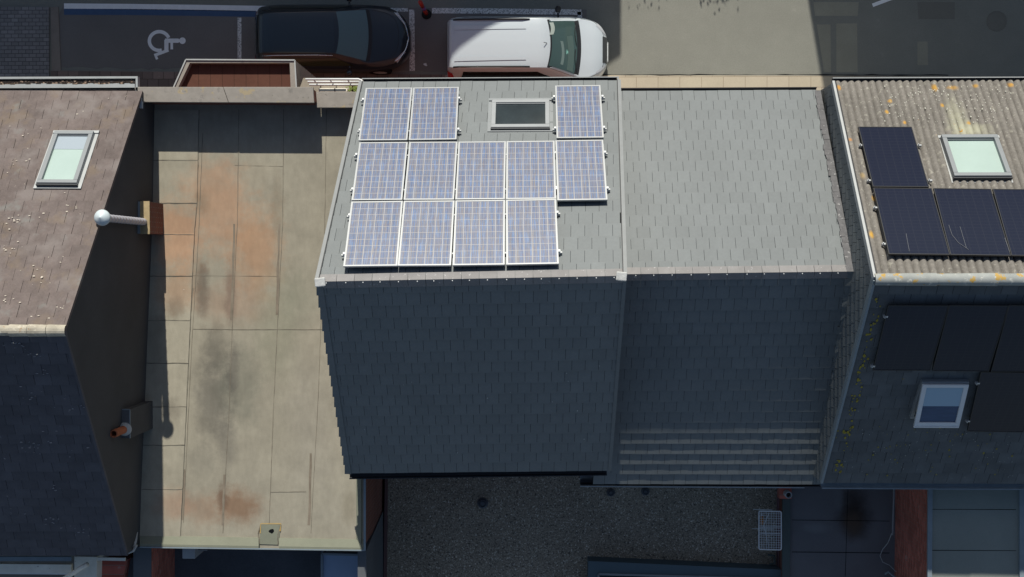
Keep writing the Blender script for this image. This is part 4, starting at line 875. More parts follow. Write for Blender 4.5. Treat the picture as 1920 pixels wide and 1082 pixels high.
b = MB(); b.prism([(p.x, p.y) for p in (U(1466, 1300, DZ+.1), U(1480, 1300, DZ+.1), U(1483, 870, DZ+.1), U(1469, 870, DZ+.1))], DZ-.03, DZ+.08); b.build('roof_edge', M['bitumen_green'], da)
b = MB()
for y in (975, 1035): b.ribbon([U(1485, y, DZ+.004), U(1668, y+2, DZ+.004)], .012, .003)
b.ribbon([U(1590, 915, DZ+.0045), U(1585, 1081, DZ+.0045)], .010, .003); b.build('seam', M['slate_edge'], da)
b = MB(); P_ = U(1477, 928, 3.5); b.box(P_.x-.16, P_.x+.14, P_.y-.14, P_.y+.22, DZ, 3.3); c3 = b.build('chimney', M['brick_low'], da)
t = thing('vent_pipe', 'short vent pipe with a white rim on the low brick stub', 'vent pipe', (P_.x+.02, P_.y, 3.3))
b = MB(); b.lathe((P_.x+.02, P_.y, 3.3), [(.085, 0), (.085, .22), (.062, .22), (.062, .05), (0, .05)], 20); b.build('pipe', M['lightgrey'], t)
b = MB(); b.lathe((P_.x+.02, P_.y, 3.3), [(0, .12), (.06, .12)], 16); b.build('bore', M['black'], t)
# brick wall and right flat roof
WZ = 5.36
ra = thing('flat_roofed_annex', 'annex with a smooth teal grey flat roof and red brick side wall', 'building', (11, -8, 0))
P = [U(1737, 1300, WZ), U(2300, 1300, WZ), U(2300, 880, WZ), U(1742, 880, WZ)]
b = MB(); b.prism([(P[0].x, P[0].y), (P[1].x, P[1].y), (P[2].x, P[2].y), (P[3].x, P[3].y)], 0, WZ-.05); b.build('wall', M['brick_low'], ra)
b = MB(); b.prism([(p.x, p.y) for p in (U(1745, 1300, WZ), U(1912, 1300, WZ), U(1914, 880, WZ), U(1748, 880, WZ))], WZ-.05, WZ); b.build('roof_deck', M['teal_roof'], ra)
b = MB(); b.prism([(p.x, p.y) for p in (U(1915, 1300, WZ), U(2300, 1300, WZ), U(2300, 880, WZ), U(1916, 880, WZ))], WZ-.05, WZ-.02); b.build('roof_deck', M['teal_roof'], ra)
b = MB()
for y in (955, 1032): b.ribbon([U(1748, y, WZ+.004), U(1905, y+.5, WZ+.004)], .014, .003)
b.build('seam', M['slate_edge'], ra)
b = MB(); b.bar(U(1740, 1300, WZ), U(1743, 880, WZ), .10, .06); b.bar(U(1914, 1300, WZ), U(1914, 880, WZ), .10, .06); b.build('coping', M['zinc'], ra)
t = thing('hanging_cable', 'thin pale cable looping down beside the red brick wall', 'cable', U(1665, 1020, DZ))
b = MB(); b.tube([U(1672, 1000, 3.9), U(1665, 1018, 3.5), U(1655, 1030, 3.2), U(1650, 1042, 3.15), U(1655, 1054, 3.15), U(1668, 1060, 3.2), U(1680, 1072, 3.6)], .009, 6); b.build('cable', M['lightgrey'], t)
b = MB(); b.bar(U(1676, 908, 3.35), U(1673, 1003, 3.35), .025, .03); o = b.build('cover_strip', M['lightgrey'], da)
# bracket at the bottom
t = thing('wall_bracket', 'grey bent metal bracket at the foot of the brick wall', 'bracket', U(1668, 1076, DZ)); b = MB(); b.tube([U(1660, 1076, 3.2), U(1666, 1072, 3.3), U(1680, 1084, 3.4)], .03, 8); b.build('arm', M['zinc'], t)

# drying rack with an orange peg bag
RZ = 3.35
t = thing('drying_rack', 'white wire laundry drying rack leaning at the gravel roof edge', 'drying rack', U(1440, 995, GZ))
c0, c1, c2, c3_ = U(1423, 1030, RZ), U(1465, 1031, RZ), U(1465, 959, RZ), U(1423, 958, RZ)
def rr_loop(c, r=.05, n=5):
    out = []
    for i in range(4):
        p, a, d = c[i], (c[i-1]-c[i]).normalized(), (c[(i+1) % 4]-c[i]).normalized()
        for k in range(n+1):
            f = k/n; out.append(p+a*r*(1-f)**2+d*r*f**2)
    return out+[out[0]]
b = MB(); b.tube(rr_loop([c0, c1, c2, c3_]), .017, 8, False); b.build('frame', M['white'], t, smooth=True)
b = MB()
for i in range(1, 9): b.tube([lerp(c0, c1, i/9), lerp(c3_, c2, i/9)], .0052, 5)
for i in range(1, 16): b.tube([lerp(c0, c3_, i/16), lerp(c1, c2, i/16)], .0052, 5)
b.build('wire_grid', M['white'], t)
for a, d in (((1412, 955, 2.75), (1448, 956, 3.0)), ((1410, 991, 2.75), (1450, 992, 3.2)), ((1428, 962, 3.3), (1442, 1030, 2.55)), ((1442, 962, 3.3), (1430, 990, 2.6))):
    b = MB(); b.tube([U(*a), U(*d)], .011, 7); b.build('leg', M['white'], t, smooth=True)
for a, d in (((1424, 988, 3.33), (1464, 988, 3.33)), ((1426, 1000, 3.33), (1463, 1001, 3.33))):
    b = MB(); b.tube([U(*a), U(*d)], .011, 7); b.build('crossbar', M['white'], t, smooth=True)
t = thing('peg_bag', 'small orange peg bag hanging in the white drying rack', 'peg bag', U(1429, 975, 3.2))
p = U(1429, 975, 3.25); b = MB(); b.lathe(p+Vector((0, .1, 0)), [(0, 0), (.04, .01), (.045, .1), (.03, .2), (0, .21)], 10, Vector((0, -1, .1))); b.build('bag', Mt('orange_cloth', (.5, .2, .03), .8, .2).m, t, smooth=True)
t = thing('garden_hose_bracket', 'dull green bent bracket at the gravel roof corner below the drying rack', 'bracket', U(1448, 1045, GZ)); b = MB(); b.tube([U(1440, 1040, 2.7), U(1452, 1042, 2.7), U(1453, 1056, 2.7), U(1443, 1058, 2.7)], .03, 7); b.build('arm', M['bitumen_green'], t)

# behind the flat roofed building
ya = thing('rear_lean_to', 'dark bitumen lean-to roof behind the flat roofed building', 'building', (-6, -8.5, 0))
b = MB(); b.prism([(p.x, p.y) for p in (U(325, 1300, 3.6), U(688, 1300, 3.6), U(688, 985, 3.6), U(325, 985, 3.6))], 0, 3.6); b.build('roof_deck', M['yard'], ya)
bw = thing('garden_wall', 'red brick wall running back from the left gable', 'wall', U(280, 1100, 0))
b = MB(); b.prism([(p.x, p.y) for p in (U(250, 1300, 5.2), U(284, 1300, 5.2), U(284, 1000, 5.2), U(250, 1000, 5.2))], 0, 5.2); b.build('brickwork', M['brick_low'], bw)
b = MB(); b.prism([(p.x, p.y) for p in (U(250, 1300, 5.24), U(283, 1300, 5.24), U(283, 1025, 5.24), U(250, 1025, 5.24))], 5.2, 5.24); b.build('coping', M['bitumen'], bw)
t = thing('vent_cowl', 'pale grey boxed vent cowl hanging under the flat roof edge', 'vent', U(356, 1040, 3.6))
p = U(356, 1035, 4.9); b = MB(); b.box(p.x-.17, p.x+.14, p.y-.15, p.y+.2, 4.3, 4.95); b.build('box', M['lightgrey'], t, bevel=.02); b = MB(); b.tube([(p.x+.14, p.y, 4.7), (p.x+.35, p.y, 4.7)], .02, 8); b.build('outlet', M['grey'], t)
t = thing('translucent_canopy', 'pale blue canopy sheet in a light frame behind the flat roof', 'canopy', U(644, 1070, 3.6))
P = [U(604, 1300, 4.4), U(684, 1300, 4.4), U(684, 1040, 4.4), U(604, 1038, 4.4)]; b = MB(); b.prism([(p.x, p.y) for p in P], 4.36, 4.39); b.build('sheet', Mt('blue_sheet', (.30, .40, .54), .3, .5).vary(1, .1).m, t)
b = MB()
for k in range(4): b.bar(P[k]+Vector((0, 0, .003-.003)), P[(k+1) % 4], .05, .05)
b.build('frame', M['zinc'], t)
b = MB()
for k in (0, 1, 2, 3):
    p = P[k]; b.bar(Vector((p.x, p.y, 3.6)), Vector((p.x, p.y, 4.36)), .05, .05, up=Vector((0, 1, 0)))
b.build('post', M['zinc'], t)
xt = thing('extension_wall', 'dark side wall with a slanting edge below the flat roof corner', 'wall', U(700, 1060, 0))
b = MB(); f0, f1 = U(692, 1060, 4.0), U(716, 1060, 2.6); X = A[2].x+.012; Y0 = U(700, 965, 3).y; Y1 = U(685, 1034, 5.3).y
b.poly([(X, Y0, 2.3), (X, Y1, 5.25), (X, Y1-4, 5.25), (X, Y1-4, 2.3), (X-.2, Y0, 2.3), (X-.2, Y1, 5.25), (X-.2, Y1-4, 5.25), (X-.2, Y1-4, 2.3)], [(0, 1, 2, 3), (7, 6, 5, 4), (0, 4, 5, 1), (1, 5, 6, 2), (2, 6, 7, 3), (3, 7, 4, 0)]); b.build('dark_panel', M['bitumen'], xt)  # dark panel whose front edge slants down over the brick
# behind the left house: pergola beams, block, pipe, brick
pg = thing('pergola_beam', 'weathered cream timber beam with a white lower edge behind the left house', 'beam', U(60, 1058, 0))
b = MB(); b.bar(U(-300, 1060, 5.5), U(137, 1064, 5.5), .20, .12); b.build('timber', M['cream'], pg)
b = MB(); b.bar(U(-300, 1070, 5.45), U(135, 1074, 5.45), .06, .05); b.build('edge_strip', M['white'], pg)
b = MB(); b.bar(U(-300, 1046, 5.7), U(135, 1047, 5.7), .10, .05); b.build('gutter', M['zinc'], pg)
bl = thing('cream_pier', 'cream painted pier with a flat capstone at the lower left', 'pier', U(160, 1070, 0))
b = MB(); b.prism([(p.x, p.y) for p in (U(139, 1130, 5.6), U(180, 1130, 5.6), U(182, 1044, 5.6), U(139, 1043, 5.6))], 0, 5.6); b.build('pier_body', M['cream'], bl, bevel=.01)
b = MB(); b.bar(U(184, 1047, 5.62), U(236, 1048, 5.62), .07, .05); b.build('capstone', M['cream'], bl)
t = thing('cream_pipe', 'cream pipe slanting down over the cream pier', 'pipe', U(142, 1072, 5.6)); b = MB(); b.tube([U(164, 1058, 5.95), U(150, 1066, 5.9), U(110, 1092, 5.8)], .055, 14); b.build('pipe', M['cream'], t, smooth=True)
t = thing('rear_brick_wall', 'low red brick wall between the cream pier and the dark passage', 'wall', U(205, 1060, 0)); b = MB()
P = [U(183, 1300, 5.3), U(195, 1300, 5.3), U(236, 1051, 5.3), U(183, 1051, 5.3)]; b.prism([(p.x, p.y) for p in P], 0, 5.3); b.build('brickwork', M['brick_low'], t)
b = MB(); b.prism([(p.x, p.y) for p in (U(186, 1300, 5.0), U(262, 1300, 5.0), U(262, 1046, 5.0), U(240, 1046, 5.0), U(186, 1100, 5.0))], 0, 5.0)
o = b.build('passage_roof', M['bitumen'])
tag(o, 'dark passage roof beside the left brick wall', 'roof')

# ================================================================== ACROSS THE STREET (unseen houses, outlines fitted to their shadows on the road)
def opposite(name, label, prof, y0, y1):
    t = thing(name, label, 'house', (sum(p[0] for p in prof)/len(prof), y0, 0), 'unseen houses across the street')
    b = MB(); b.poly([(x, y0, z) for x, z in prof]); b.poly([(x, y1, z) for x, z in prof][::-1]); n = len(prof)
    for i in range(n): a, c = prof[i], prof[(i+1) % n]; b.poly([(a[0], y0, a[1]), (a[0], y1, a[1]), (c[0], y1, c[1]), (c[0], y0, c[1])])
    b.build('wall', M['grey'], t); b = MB()
    for x in range(int(min(p[0] for p in prof))+2, int(max(p[0] for p in prof))-1, 3):
        for z in (1.2, 4.0): b.box(x, x+1.1, y0-.02, y0+.04, z, z+1.5)
    b.build('window', M['pane_dark'], t)
opposite('unseen_gabled_house', 'unseen brick house with a gable end across the street', [(-9.6, 0), (1.90, 0), (1.90, 7.5), (-4, 10.1), (-9.6, 8.8)], 17, 24)
opposite('unseen_tall_house', 'unseen tall flat roofed brick house across the street on the left', [(-30, 0), (-9.65, 0), (-9.65, 9.0), (-30, 9.0)], 17, 24)
opposite('shadow_shaped_house', 'unseen house across the street on the right, its side shaped for its shadow', [(7.05, 0), (34, 0), (34, 11.5), (8.15, 11.5), (7.05, 6.3)], 17, 24)  # steep side shaped to slant the shadow edge on the road

# ================================================================== CARS
def interp(tab, x):
    if x <= tab[0][0]: return tab[0][1]
    for i in range(len(tab)-1):
        if x <= tab[i+1][0]:
            x0, y0 = tab[i]; x1, y1 = tab[i+1]; h = x1-x0
            def sl(k):
                if k <= 0 or k >= len(tab)-1: return (tab[min(k+1, len(tab)-1)][1]-tab[max(k-1, 0)][1])/(tab[min(k+1, len(tab)-1)][0]-tab[max(k-1, 0)][0])
                a = (tab[k][1]-tab[k-1][1])/(tab[k][0]-tab[k-1][0]); c = (tab[k+1][1]-tab[k][1])/(tab[k+1][0]-tab[k][0]); return 0 if a*c <= 0 else 2*a*c/(a+c)
            t = (x-x0)/h; m0, m1 = sl(i)*h, sl(i+1)*h
            return (2*t**3-3*t*t+1)*y0+(t**3-2*t*t+t)*m0+(-2*t**3+3*t*t)*y1+(t**3-t*t)*m1
    return tab[-1][1]
def crv(pts, m):
    out = []; n = len(pts)
    for i in range(n-1):
        p0, p1, p2, p3 = pts[max(i-1, 0)], pts[i], pts[i+1], pts[min(i+2, n-1)]
        for k in range(m):
            t = k/m; out.append(tuple(.5*((2*p1[a])+(-p0[a]+p2[a])*t+(2*p0[a]-5*p1[a]+4*p2[a]-p3[a])*t*t+(-p0[a]+3*p1[a]-3*p2[a]+p3[a])*t**3) for a in (0, 1)))
    out.append(pts[-1]); return out
def car(name, label, loc, L, hw, zb, zt, hwt, paint_m, crown=.03, rot=0):
    t = thing(name, label, 'car', loc); b = MB(); NS = 90; rings = []
    for i in range(NS+1):
        x = L*(.5-.5*math.cos(math.pi*i/NS)); w_, B, T, R_ = interp(hw, x), interp(zb, x), interp(zt, x), interp(hwt, x)
        B = min(B, T-.03); lo = .20+max(0, .0)
        P = [(0, lo), (w_*.80, lo), (w_*.95, lo+.08), (w_, min(.55, B*.65)), (w_*.99, B-.10 if B > .6 else B*.85), (w_*.95, B), (lerp(w_*.95, R_, .5), lerp(B, T, .52)), (R_, T-.06 if T-B > .2 else T-.02), (R_*.9, T-.008), (R_*.5, T+crown*.7), (0, T+crown)]
        c = crv(P, 4); ring = [Vector((x, y, z)) for y, z in c]; ring += [Vector((x, -y, z)) for y, z in c[-2:0:-1]]; rings.append(ring)
    m = len(rings[0])
    for r in rings: b.v += r
    for i in range(NS):
        for k in range(m): b.f.append((i*m+k, i*m+(k+1) % m, (i+1)*m+(k+1) % m, (i+1)*m+k))
    b.f.append(tuple(range(m))); b.f.append(tuple(NS*m+k for k in range(m-1, -1, -1)))
    o = b.build('body', paint_m, t, smooth=True, world=False)
    bv = BVHTree.FromPolygons(b.v, [list(f) for f in b.f])
    return t, bv
def drape(bv, quad, axis, m, name, parent, off=.006, n=14, thick=True, label=None, bow=0):
    """a patch laid on the body: quad corners given in the plane across the axis, dropped onto the surface"""
    b = MB(); ax = {'z': (0, 1, 2), 'y': (0, 2, 1), 'x': (1, 2, 0)}[axis[0]]; sgn = -1 if axis[-1] == '-' else 1
    for j in range(n+1):
        for i in range(n+1):
            u, v = i/n, j/n; bw = bow*4*u*(1-u); a = [(bw if k == 0 else 0)+lerp(lerp(quad[0][k], quad[1][k], u), lerp(quad[3][k], quad[2][k], u), v) for k in (0, 1)]
            o = [0, 0, 0]; o[ax[0]] = a[0]; o[ax[1]] = a[1]; o[ax[2]] = 6*sgn; d = [0, 0, 0]; d[ax[2]] = -sgn
            h = bv.ray_cast(Vector(o), Vector(d))
            if h[0] is None: h = bv.find_nearest(Vector([o[0], o[1], o[2]]) if False else Vector([a[0] if k == ax[0] else a[1] if k == ax[1] else sgn*.8 for k in range(3)]))
            nn = h[1]; nn = nn if nn.dot(Vector(d)) < 0 else -nn
            b.v.append(h[0]+nn*off)
    for j in range(n):
        for i in range(n): q = j*(n+1)+i; b.f.append((q, q+1, q+n+2, q+n+1))
    return b.build(name, m, parent, smooth=True, world=False, label=label)
def wheels(t, xs, w_, r=.32):
    for x in xs:
        for s_ in (-1, 1):
            b = MB(); c = Vector((x, s_*w_, r)); b.lathe(c, [(r*.62, -.10), (r*.93, -.105), (r, -.07), (r, .07), (r*.93, .105), (r*.62, .10)], 28, Vector((0, 1, 0))); o = b.build('wheel', M['rubber'], t, smooth=True, world=False)
            b = MB(); b.lathe(c+Vector((0, s_*.06, 0)), [(0, s_*.02), (r*.2, s_*.02), (r*.25, 0), (r*.55, 0), (r*.63, s_*.03)], 20, Vector((0, 1, 0))); b.build('rim', M['alu'], o, world=False)
def mirror(t, x, y, z, s_, m):
    b = MB(); b.lathe((x, y*s_, z), [(0, -.09), (.06, -.08), (.085, 0), (.06, .07), (0, .085)], 14, Vector((.15, s_*1, .1))); b.tube([(x, (y-.10)*s_, z-.02), (x, (y-.28)*s_, z-.05)], .025, 6); b.build('mirror', m, t, smooth=True, world=False)

white_p = Mt('silver_white_paint', (.56, .62, .66), .32, .5).m; white_p.node_tree.nodes['Principled BSDF'].inputs['Coat Weight'].default_value = .6
black_p = Mt('black_paint', (.016, .022, .030), .30, .5).m; black_p.node_tree.nodes['Principled BSDF'].inputs['Coat Weight'].default_value = .5
glass_m = Mt('car_glass', (.055, .095, .09), .08, .6).m; glass_d = Mt('dark_car_glass', (.012, .015, .014), .08, .6).m
red_l = Mt('red_lamp', (.45, .02, .02), .2, .5).m; clear_l = Mt('headlamp', (.5, .52, .55), .1, .6).m; chrome = Mt('chrome', (.7, .72, .75), .15, .5, .8).m
vx = U(838, 80, .8).x; vy = U(900, 81, 1.8).y
van, bv = car('estate_van', 'silver white van-like car with black roof rails parked in the last bay', (vx, vy, 0.01), 4.36,
    [(0, .79), (.05, .84), (.25, .885), (.8, .905), (3.2, .905), (3.6, .88), (3.95, .80), (4.18, .66), (4.30, .48), (4.36, .30)],
    [(0, .75), (.2, 1.0), (2.4, .98), (3.5, .93), (4.1, .80), (4.36, .5)],
    [(0, .80), (.03, 1.20), (.10, 1.62), (.22, 1.76), (.5, 1.80), (1.6, 1.81), (2.5, 1.78), (2.76, 1.70), (3.1, 1.46), (3.55, 1.10), (3.7, 1.05), (4.0, .97), (4.22, .84), (4.33, .66), (4.36, .50)],
    [(0, .60), (.1, .62), (.4, .66), (2.4, .66), (2.8, .655), (3.55, .78), (3.8, .76), (4.1, .62), (4.3, .42), (4.36, .25)], white_p)
sur = drape(bv, [(2.70, -.62), (2.70, .62), (3.53, .79), (3.53, -.79)], 'z', M['black'], 'windscreen_surround', van, .004, 20, bow=.09)
ws = drape(bv, [(2.74, -.575), (2.74, .575), (3.42, .70), (3.42, -.70)], 'z', glass_m, 'windscreen', van, .009, 20, bow=.09)
for q, mm, nm in (([(2.76, .22), (2.76, .54), (2.86, .56), (2.86, .24)], 'pale_visor', 'sun_visor'), ([(3.05, -.50), (3.05, .10), (3.12, .10), (3.12, -.52)], 'dash', 'dashboard_edge'), ([(3.22, -.62), (3.22, .25), (3.38, .30), (3.38, -.66)], 'dash2', 'dashboard')):
    drape(bv, q, 'z', Mt(mm, {'pale_visor': (.40, .46, .42), 'dash': (.16, .22, .21), 'dash2': (.09, .14, .13)}[mm], .35, .5).m, nm, ws, .011, 6, bow=.04)
for y0 in (-.60, .05):
    b = MB(); pts = []
    for k in range(7):
        x = 3.50-.05*math.sin(k/6*2.5); y = y0+k*.09; h = bv.ray_cast(Vector((x, y, 5)), Vector((0, 0, -1))); pts.append(h[0]+Vector((0, 0, .03)))
    b.tube(pts, .010, 6); b.build('wiper', M['black'], van, world=False)
def seam_line(bvv, pts, parent, name, m=None, rad=.006):
    out = []
    for x, y in crv(pts, 8):
        h = bvv.ray_cast(Vector((x, y, 5)), Vector((0, 0, -1)))
        if h[0]: out.append(h[0]+Vector((0, 0, .0)))
    b = MB(); b.tube(out, rad, 6); b.build(name, m or M['black'], parent, world=False)
seam_line(bv, [(3.60, -.78), (3.95, -.72), (4.18, -.50), (4.26, -.2), (4.27, 0), (4.26, .2), (4.18, .50), (3.95, .72), (3.60, .78)], van, 'bonnet_gap')
seam_line(bv, [(.13, -.60), (.12, 0), (.13, .60)], van, 'tailgate_gap')
drape(bv, [(.01, -.66), (.01, .66), (.075, .66), (.075, -.66)], 'z', glass_d, 'rear_window', van, .008)
for s_ in (-1, 1):
    q = 'y-' if s_ < 0 else 'y'
    drape(bv, [(.40, 1.16), (3.00, 1.05), (2.45, 1.58), (.50, 1.60)], q, glass_d, 'side_window', van, .008)
    b = MB(); pts = [Vector((x, s_*.615, interp([(0.2, 1.74), (.5, 1.80), (1.6, 1.805), (2.4, 1.775)], x)+.03)) for x in (.25, .4, .9, 1.5, 2.05, 2.25)]; pts[0].z -= .03; pts[-1].z -= .03
    b.tube(pts, .022, 8); b.build('roof_rail', M['black'], van, smooth=True, world=False)
    drape(bv, [(.28, s_*.47), (2.15, s_*.44), (2.15, s_*.36), (.28, s_*.34)], 'z', white_p, 'roof_rib', van, .014)
    drape(bv, [(4.02, s_*.62), (4.27, s_*.40), (4.30, s_*.44), (4.08, s_*.70)], 'z', clear_l, 'headlight', van, .006)
    drape(bv, [(.05, .95), (.26, .95), (.20, 1.45), (.08, 1.45)], q, red_l, 'taillight', van, .01)
    mirror(van, 3.0, 1.03, 1.12, s_, M['black'] if s_ > 0 else M['black'])
wheels(van, (.75, 3.45), .80)
for p in (((3.05, -.02), (3.42, .30)), ((3.12, .1), (3.46, .66))):
    pass
b = MB(); b.lathe((3.22, -.10, 1.33), [(0, 0), (.045, 0), (.045, .02), (0, .02)], 14); b.build('windscreen_disc', M['white'], ws, world=False)
drape(bv, [(3.18, -.22), (3.18, -.10), (3.30, -.10), (3.30, -.22)], 'z', Mt('mint_card', (.22, .48, .42), .6, .3).m, 'parking_card', ws, .009, 3)
b = MB(); b.tube([(2.70, 0, 1.76), (2.62, 0, 1.86)], .008, 6); b.build('aerial', M['black'], van, world=False)
b = MB(); b.box(4.36, 4.375, -.26, .26, .42, .53); b.build('number_plate', M['white'], van, world=False)
drape(bv, [(4.20, -.35), (4.20, .35), (4.33, .35), (4.33, -.35)], 'z', M['darkgrey'], 'grille', van, .006)

bx = U(478, 70, .8).x; by = U(560, 61, 1.45).y
bcar, bv2 = car('estate_car', 'black car with a dark glass roof parked behind the van', (bx, by, .01), 4.2,
    [(0, .62), (.05, .74), (.25, .83), (.8, .88), (3.0, .885), (3.5, .85), (3.85, .74), (4.05, .58), (4.15, .42), (4.2, .26)],
    [(0, .7), (.25, .98), (2.4, .93), (3.4, .85), (4.0, .70), (4.2, .5)],
    [(0, .75), (.06, 1.0), (.22, 1.30), (.42, 1.42), (.9, 1.47), (1.8, 1.47), (2.3, 1.42), (2.7, 1.24), (3.15, 1.0), (3.3, .96), (3.8, .86), (4.05, .74), (4.16, .60), (4.2, .48)],
    [(0, .50), (.3, .56), (.8, .575), (2.2, .60), (3.15, .74), (3.4, .70), (3.8, .60), (4.1, .40), (4.2, .22)], black_p)
drape(bv2, [(.28, -.50), (.28, .50), (2.30, .54), (2.30, -.54)], 'z', Mt('glass_roof', (.03, .045, .06), .25, .5).m, 'glass_roof', bcar)
ws = drape(bv2, [(2.33, -.55), (2.33, .55), (3.06, .68), (3.06, -.68)], 'z', Mt('sky_reflection_windscreen', (.10, .17, .185), .10, .6).m, 'windscreen', bcar, bow=.08)  # glass colour brightened to carry the sky reflection
drape(bv2, [(3.06, -.70), (3.06, .70), (3.15, .69), (3.15, -.69)], 'z', M['black'], 'scuttle_panel', bcar, .010, bow=.09)
seam_line(bv2, [(3.2, -.70), (3.6, -.62), (3.85, -.42), (3.93, 0), (3.85, .42), (3.6, .62), (3.2, .70)], bcar, 'bonnet_gap')
drape(bv2, [(.04, -.48), (.04, .48), (.22, .5), (.22, -.5)], 'z', glass_d, 'rear_window', bcar, .008)
for s_ in (-1, 1):
    q = 'y-' if s_ < 0 else 'y'
    drape(bv2, [(.45, 1.06), (2.75, 1.0), (2.30, 1.31), (.60, 1.33)], q, Mt('facade_reflection_glass', (.05, .055, .03), .15, .5).m if s_ < 0 else glass_d, 'side_window', bcar, .008)  # house-side glass has the facade reflection painted into its colour
    b = MB(); pts = [Vector((x, s_*.605, interp([(.3, 1.36), (.9, 1.46), (1.8, 1.465), (2.3, 1.40)], x)+.005)) for x in (.35, .7, 1.2, 1.8, 2.25)]; b.tube(pts, .012, 8); b.build('roof_trim', chrome if s_ < 0 else M['black'], bcar, smooth=True, world=False)
    drape(bv2, [(3.83, s_*.62), (4.06, s_*.36), (4.09, s_*.39), (3.88, s_*.69)], 'z', clear_l, 'headlight', bcar, .006)
    drape(bv2, [(.03, .72), (.16, .80), (.16, .95), (.04, .92)], q, red_l, 'taillight', bcar, .01)
    mirror(bcar, 2.62, 1.0, 1.02, s_, black_p)
pts = []
for k in range(25):
    a = -1+2*k/24; y = a*.66; x = interp([(0, 4.17), (.25, 4.12), (.42, 4.05), (.58, 3.93), (.67, 3.80)], abs(y)); h = bv2.ray_cast(Vector((x, y, 5)), Vector((0, 0, -1))); pts.append((h[0] if h[0] else Vector((x, y, .6)))+Vector((0, 0, .006)))
b = MB(); b.tube(pts, .016, 8); b.build('chrome_grille_strip', chrome, bcar, smooth=True, world=False)
wheels(bcar, (.72, 3.35), .78)

# red and white post at the kerb of the bays
pp = U(800, 27, 0); t = thing('traffic_post', 'red post with a pale purple band leaning beside the white line', 'post', pp)
top = Vector((pp.x-.07, pp.y+.10, 1.0)); d = (top-pp); b = MB(); b.tube([pp, pp+d*.42], .055, 14); b.build('lower_tube', Mt('red_plastic', (.50, .045, .03), .5, .4).m, t, smooth=True)
b = MB(); b.tube([pp+d*.42, pp+d*.62], .056, 14); b.build('reflective_band', Mt('purple_band', (.34, .14, .42), .4, .4).m, t, smooth=True)
b = MB(); b.tube([pp+d*.62, top], .055, 14); b.build('upper_tube', Mt('red_plastic', (.50, .045, .03), .5, .4).m, t, smooth=True)
b = MB(); b.lathe((pp.x, pp.y, .012), [(.14, 0), (.13, .04), (.06, .06), (0, .06)], 18); b.build('foot', M['rubber'], t)
# manhole cover in the road, litter
p = U(1869, 40, .006); o_ = MB(); o_.lathe(p, [(0, .004), (.24, .004), (.24, .010), (.27, .010), (.28, 0)], 28); o = o_.build('manhole_cover', M['patch_dark']); tag(o, 'round manhole cover faintly visible in the shaded road', 'manhole cover')
for k, (x, y) in enumerate(((797, 122), (298, 146))):
    p = U(x, y, .03); b = MB(); rr = random.Random(k)
    for i in range(3):
        a = rr.uniform(0, 6); c = p+Vector((rr.uniform(-.04, .04), rr.uniform(-.04, .04), rr.uniform(0, .02))); b.poly([c+Vector((.05*math.cos(a+q), .03*math.sin(a+q), .01*math.sin(q*2))) for q in (0, 1.3, 2.8, 4.4)])
    o = b.build('litter', M['white']); tag(o, ('crumpled white litter between the black car and the van', 'small white and black litter on the pavement left of the bay')[k], 'litter')

# street tree beyond the lit stretch of road: only the shadow of its lowest leaves reaches the picture
tr = thing('street_tree', 'leafy street tree whose leaf shadows touch the sunny road', 'tree', (4.1, 12.2, 0))
b = MB(); b.tube([(4.1, 12.2, 0), (4.12, 12.22, 1.2), (4.08, 12.2, 2.4)], .09, 10, True, .05)
for a in range(5): b.tube([(4.09, 12.2, 1.9+.1*a), (4.09+.9*math.cos(a*1.25), 12.2+.7*math.sin(a*1.25), 2.6+.1*a)], .03, 6, True, .012)
b.build('trunk', Mt('bark', (.10, .07, .05), .9, .1).vary(6, .3).m, tr)
b = MB(); rr = random.Random(8)
for i in range(2600):
    cl = rr.choice([(2.75, 12.0, 2.75), (4.75, 11.95, 2.75), (4.95, 12.2, 2.9), (3.6, 12.9, 3.1), (4.3, 13.0, 3.1), (5.0, 12.8, 2.9), (3.0, 12.8, 2.9)])
    c = Vector([cl[k]+max(-.42, min(.42, rr.gauss(0, (.26, .2, .16)[k]))) for k in range(3)]); d = Vector([rr.uniform(-1, 1) for _ in range(3)]).normalized()*.05; e = d.orthogonal().normalized()*.03
    b.poly([c-d, c-e, c+d, c+e])
b.build('crown', Mt('tree_leaf', (.06, .10, .03), .6, .3).island(.3).m, tr)

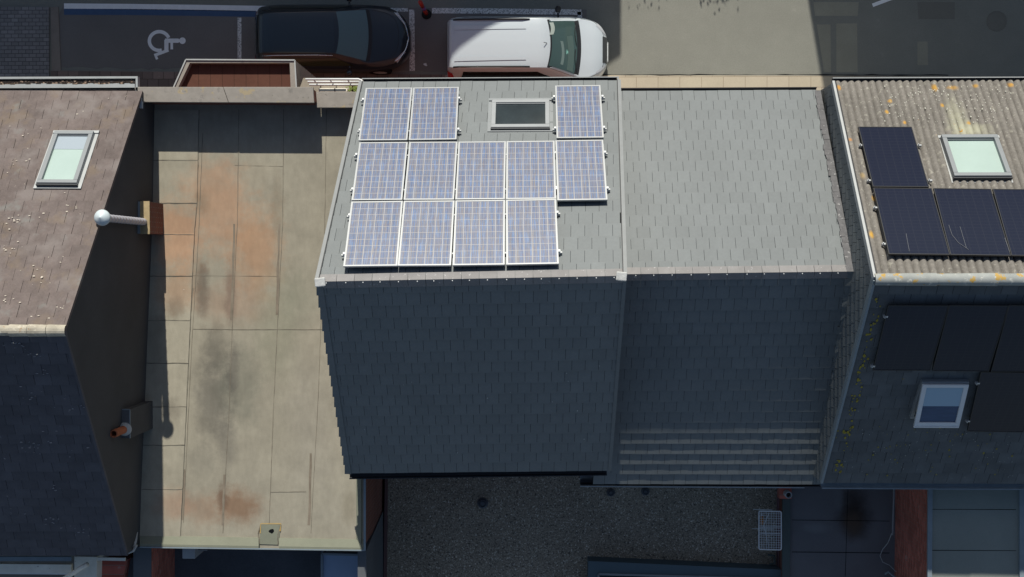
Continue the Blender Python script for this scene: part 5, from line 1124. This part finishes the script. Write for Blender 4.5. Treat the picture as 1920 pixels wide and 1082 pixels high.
def specks(name, P, x, y, n, rng, parent, m, cnt, seed, smin=.006, smax=.02, off=.03, run=1.0):
    rr = random.Random(seed); g = MB()
    for i in range(cnt):
        p = P(rr.uniform(rng[0], rng[1]), rr.uniform(rng[2], rng[3]), off); s_ = rr.uniform(smin, smax); a = rr.uniform(0, 6); k = rr.uniform(1, 1+run)
        g.poly([p+x*(s_*math.cos(a+t)*rr.uniform(.5, 1))+y*(s_*k*math.sin(a+t)*rr.uniform(.5, 1)) for t in (0, 1.1, 2.2, 3.3, 4.3, 5.3)])
    o = g.build(name, m, parent); tag(o, kind='stuff')
drop = Mt('bird_dropping', (.55, .56, .54), .8, .2).m
Hrn = (Hr1-Hr0).cross(Hk0-Hr0).normalized(); Hrn = Hrn if Hrn.z > 0 else -Hrn; Hrx = (Hr1-Hr0).normalized(); Hry = Hrn.cross(Hrx)
specks('bird_droppings', lambda a, b_, o: UP(a, b_, Hk0+Hrn*o, Hrn), Hrx, Hry, Hrn, (640, 1130, 545, 870), house, drop, 16, 3, .004, .014)
specks('bird_droppings', Hp, Hx, Hy, Hn, (1070, 1150, 270, 510), house, drop, 9, 4, .004, .014)
specks('bird_droppings', Rp, Rx, Ry, Rn, (1650, 1900, 160, 230), rh, Mt('pale_lichen', (.50, .50, .44), .9, .1).m, 200, 5, .006, .018, .075)
specks('moss_tufts', Bp, Bx, By, Bn, (1560, 1900, 800, 895), rh, Mt('yellow_lichen', (.30, .26, .06), .9, .1).m, 45, 6, .01, .03)
specks('moss_tufts', lambda a, b_, o: Bp(a-(b_-560)*.235, b_, o), Bx, By, Bn, (1640, 1655, 560, 890), rh, Mt('yellow_lichen', (.34, .28, .05), .9, .1).m, 80, 7, .012, .04)
specks('lichen_crumbs', Bp, Bx, By, Bn, (1570, 1900, 800, 895), rh, Mt('grey_crust', (.38, .38, .36), .9, .1).m, 90, 8, .005, .014)

for k, (a, b_) in enumerate((((1052, 470), (1075, 515)), ((1139, 352), (1152, 505)))):
    pts = [Hp(lerp(a[0], b_[0], i/6)+2*math.sin(i), lerp(a[1], b_[1], i/6), .035) for i in range(7)]
    g = MB(); g.tube(pts, .006, 6); o = g.build('panel_cable', M['black']); tag(o, ('thin black cable running to the ridge beside the lowest right panel', 'thin black cable along the right verge below the rightmost panel')[k], 'cable')
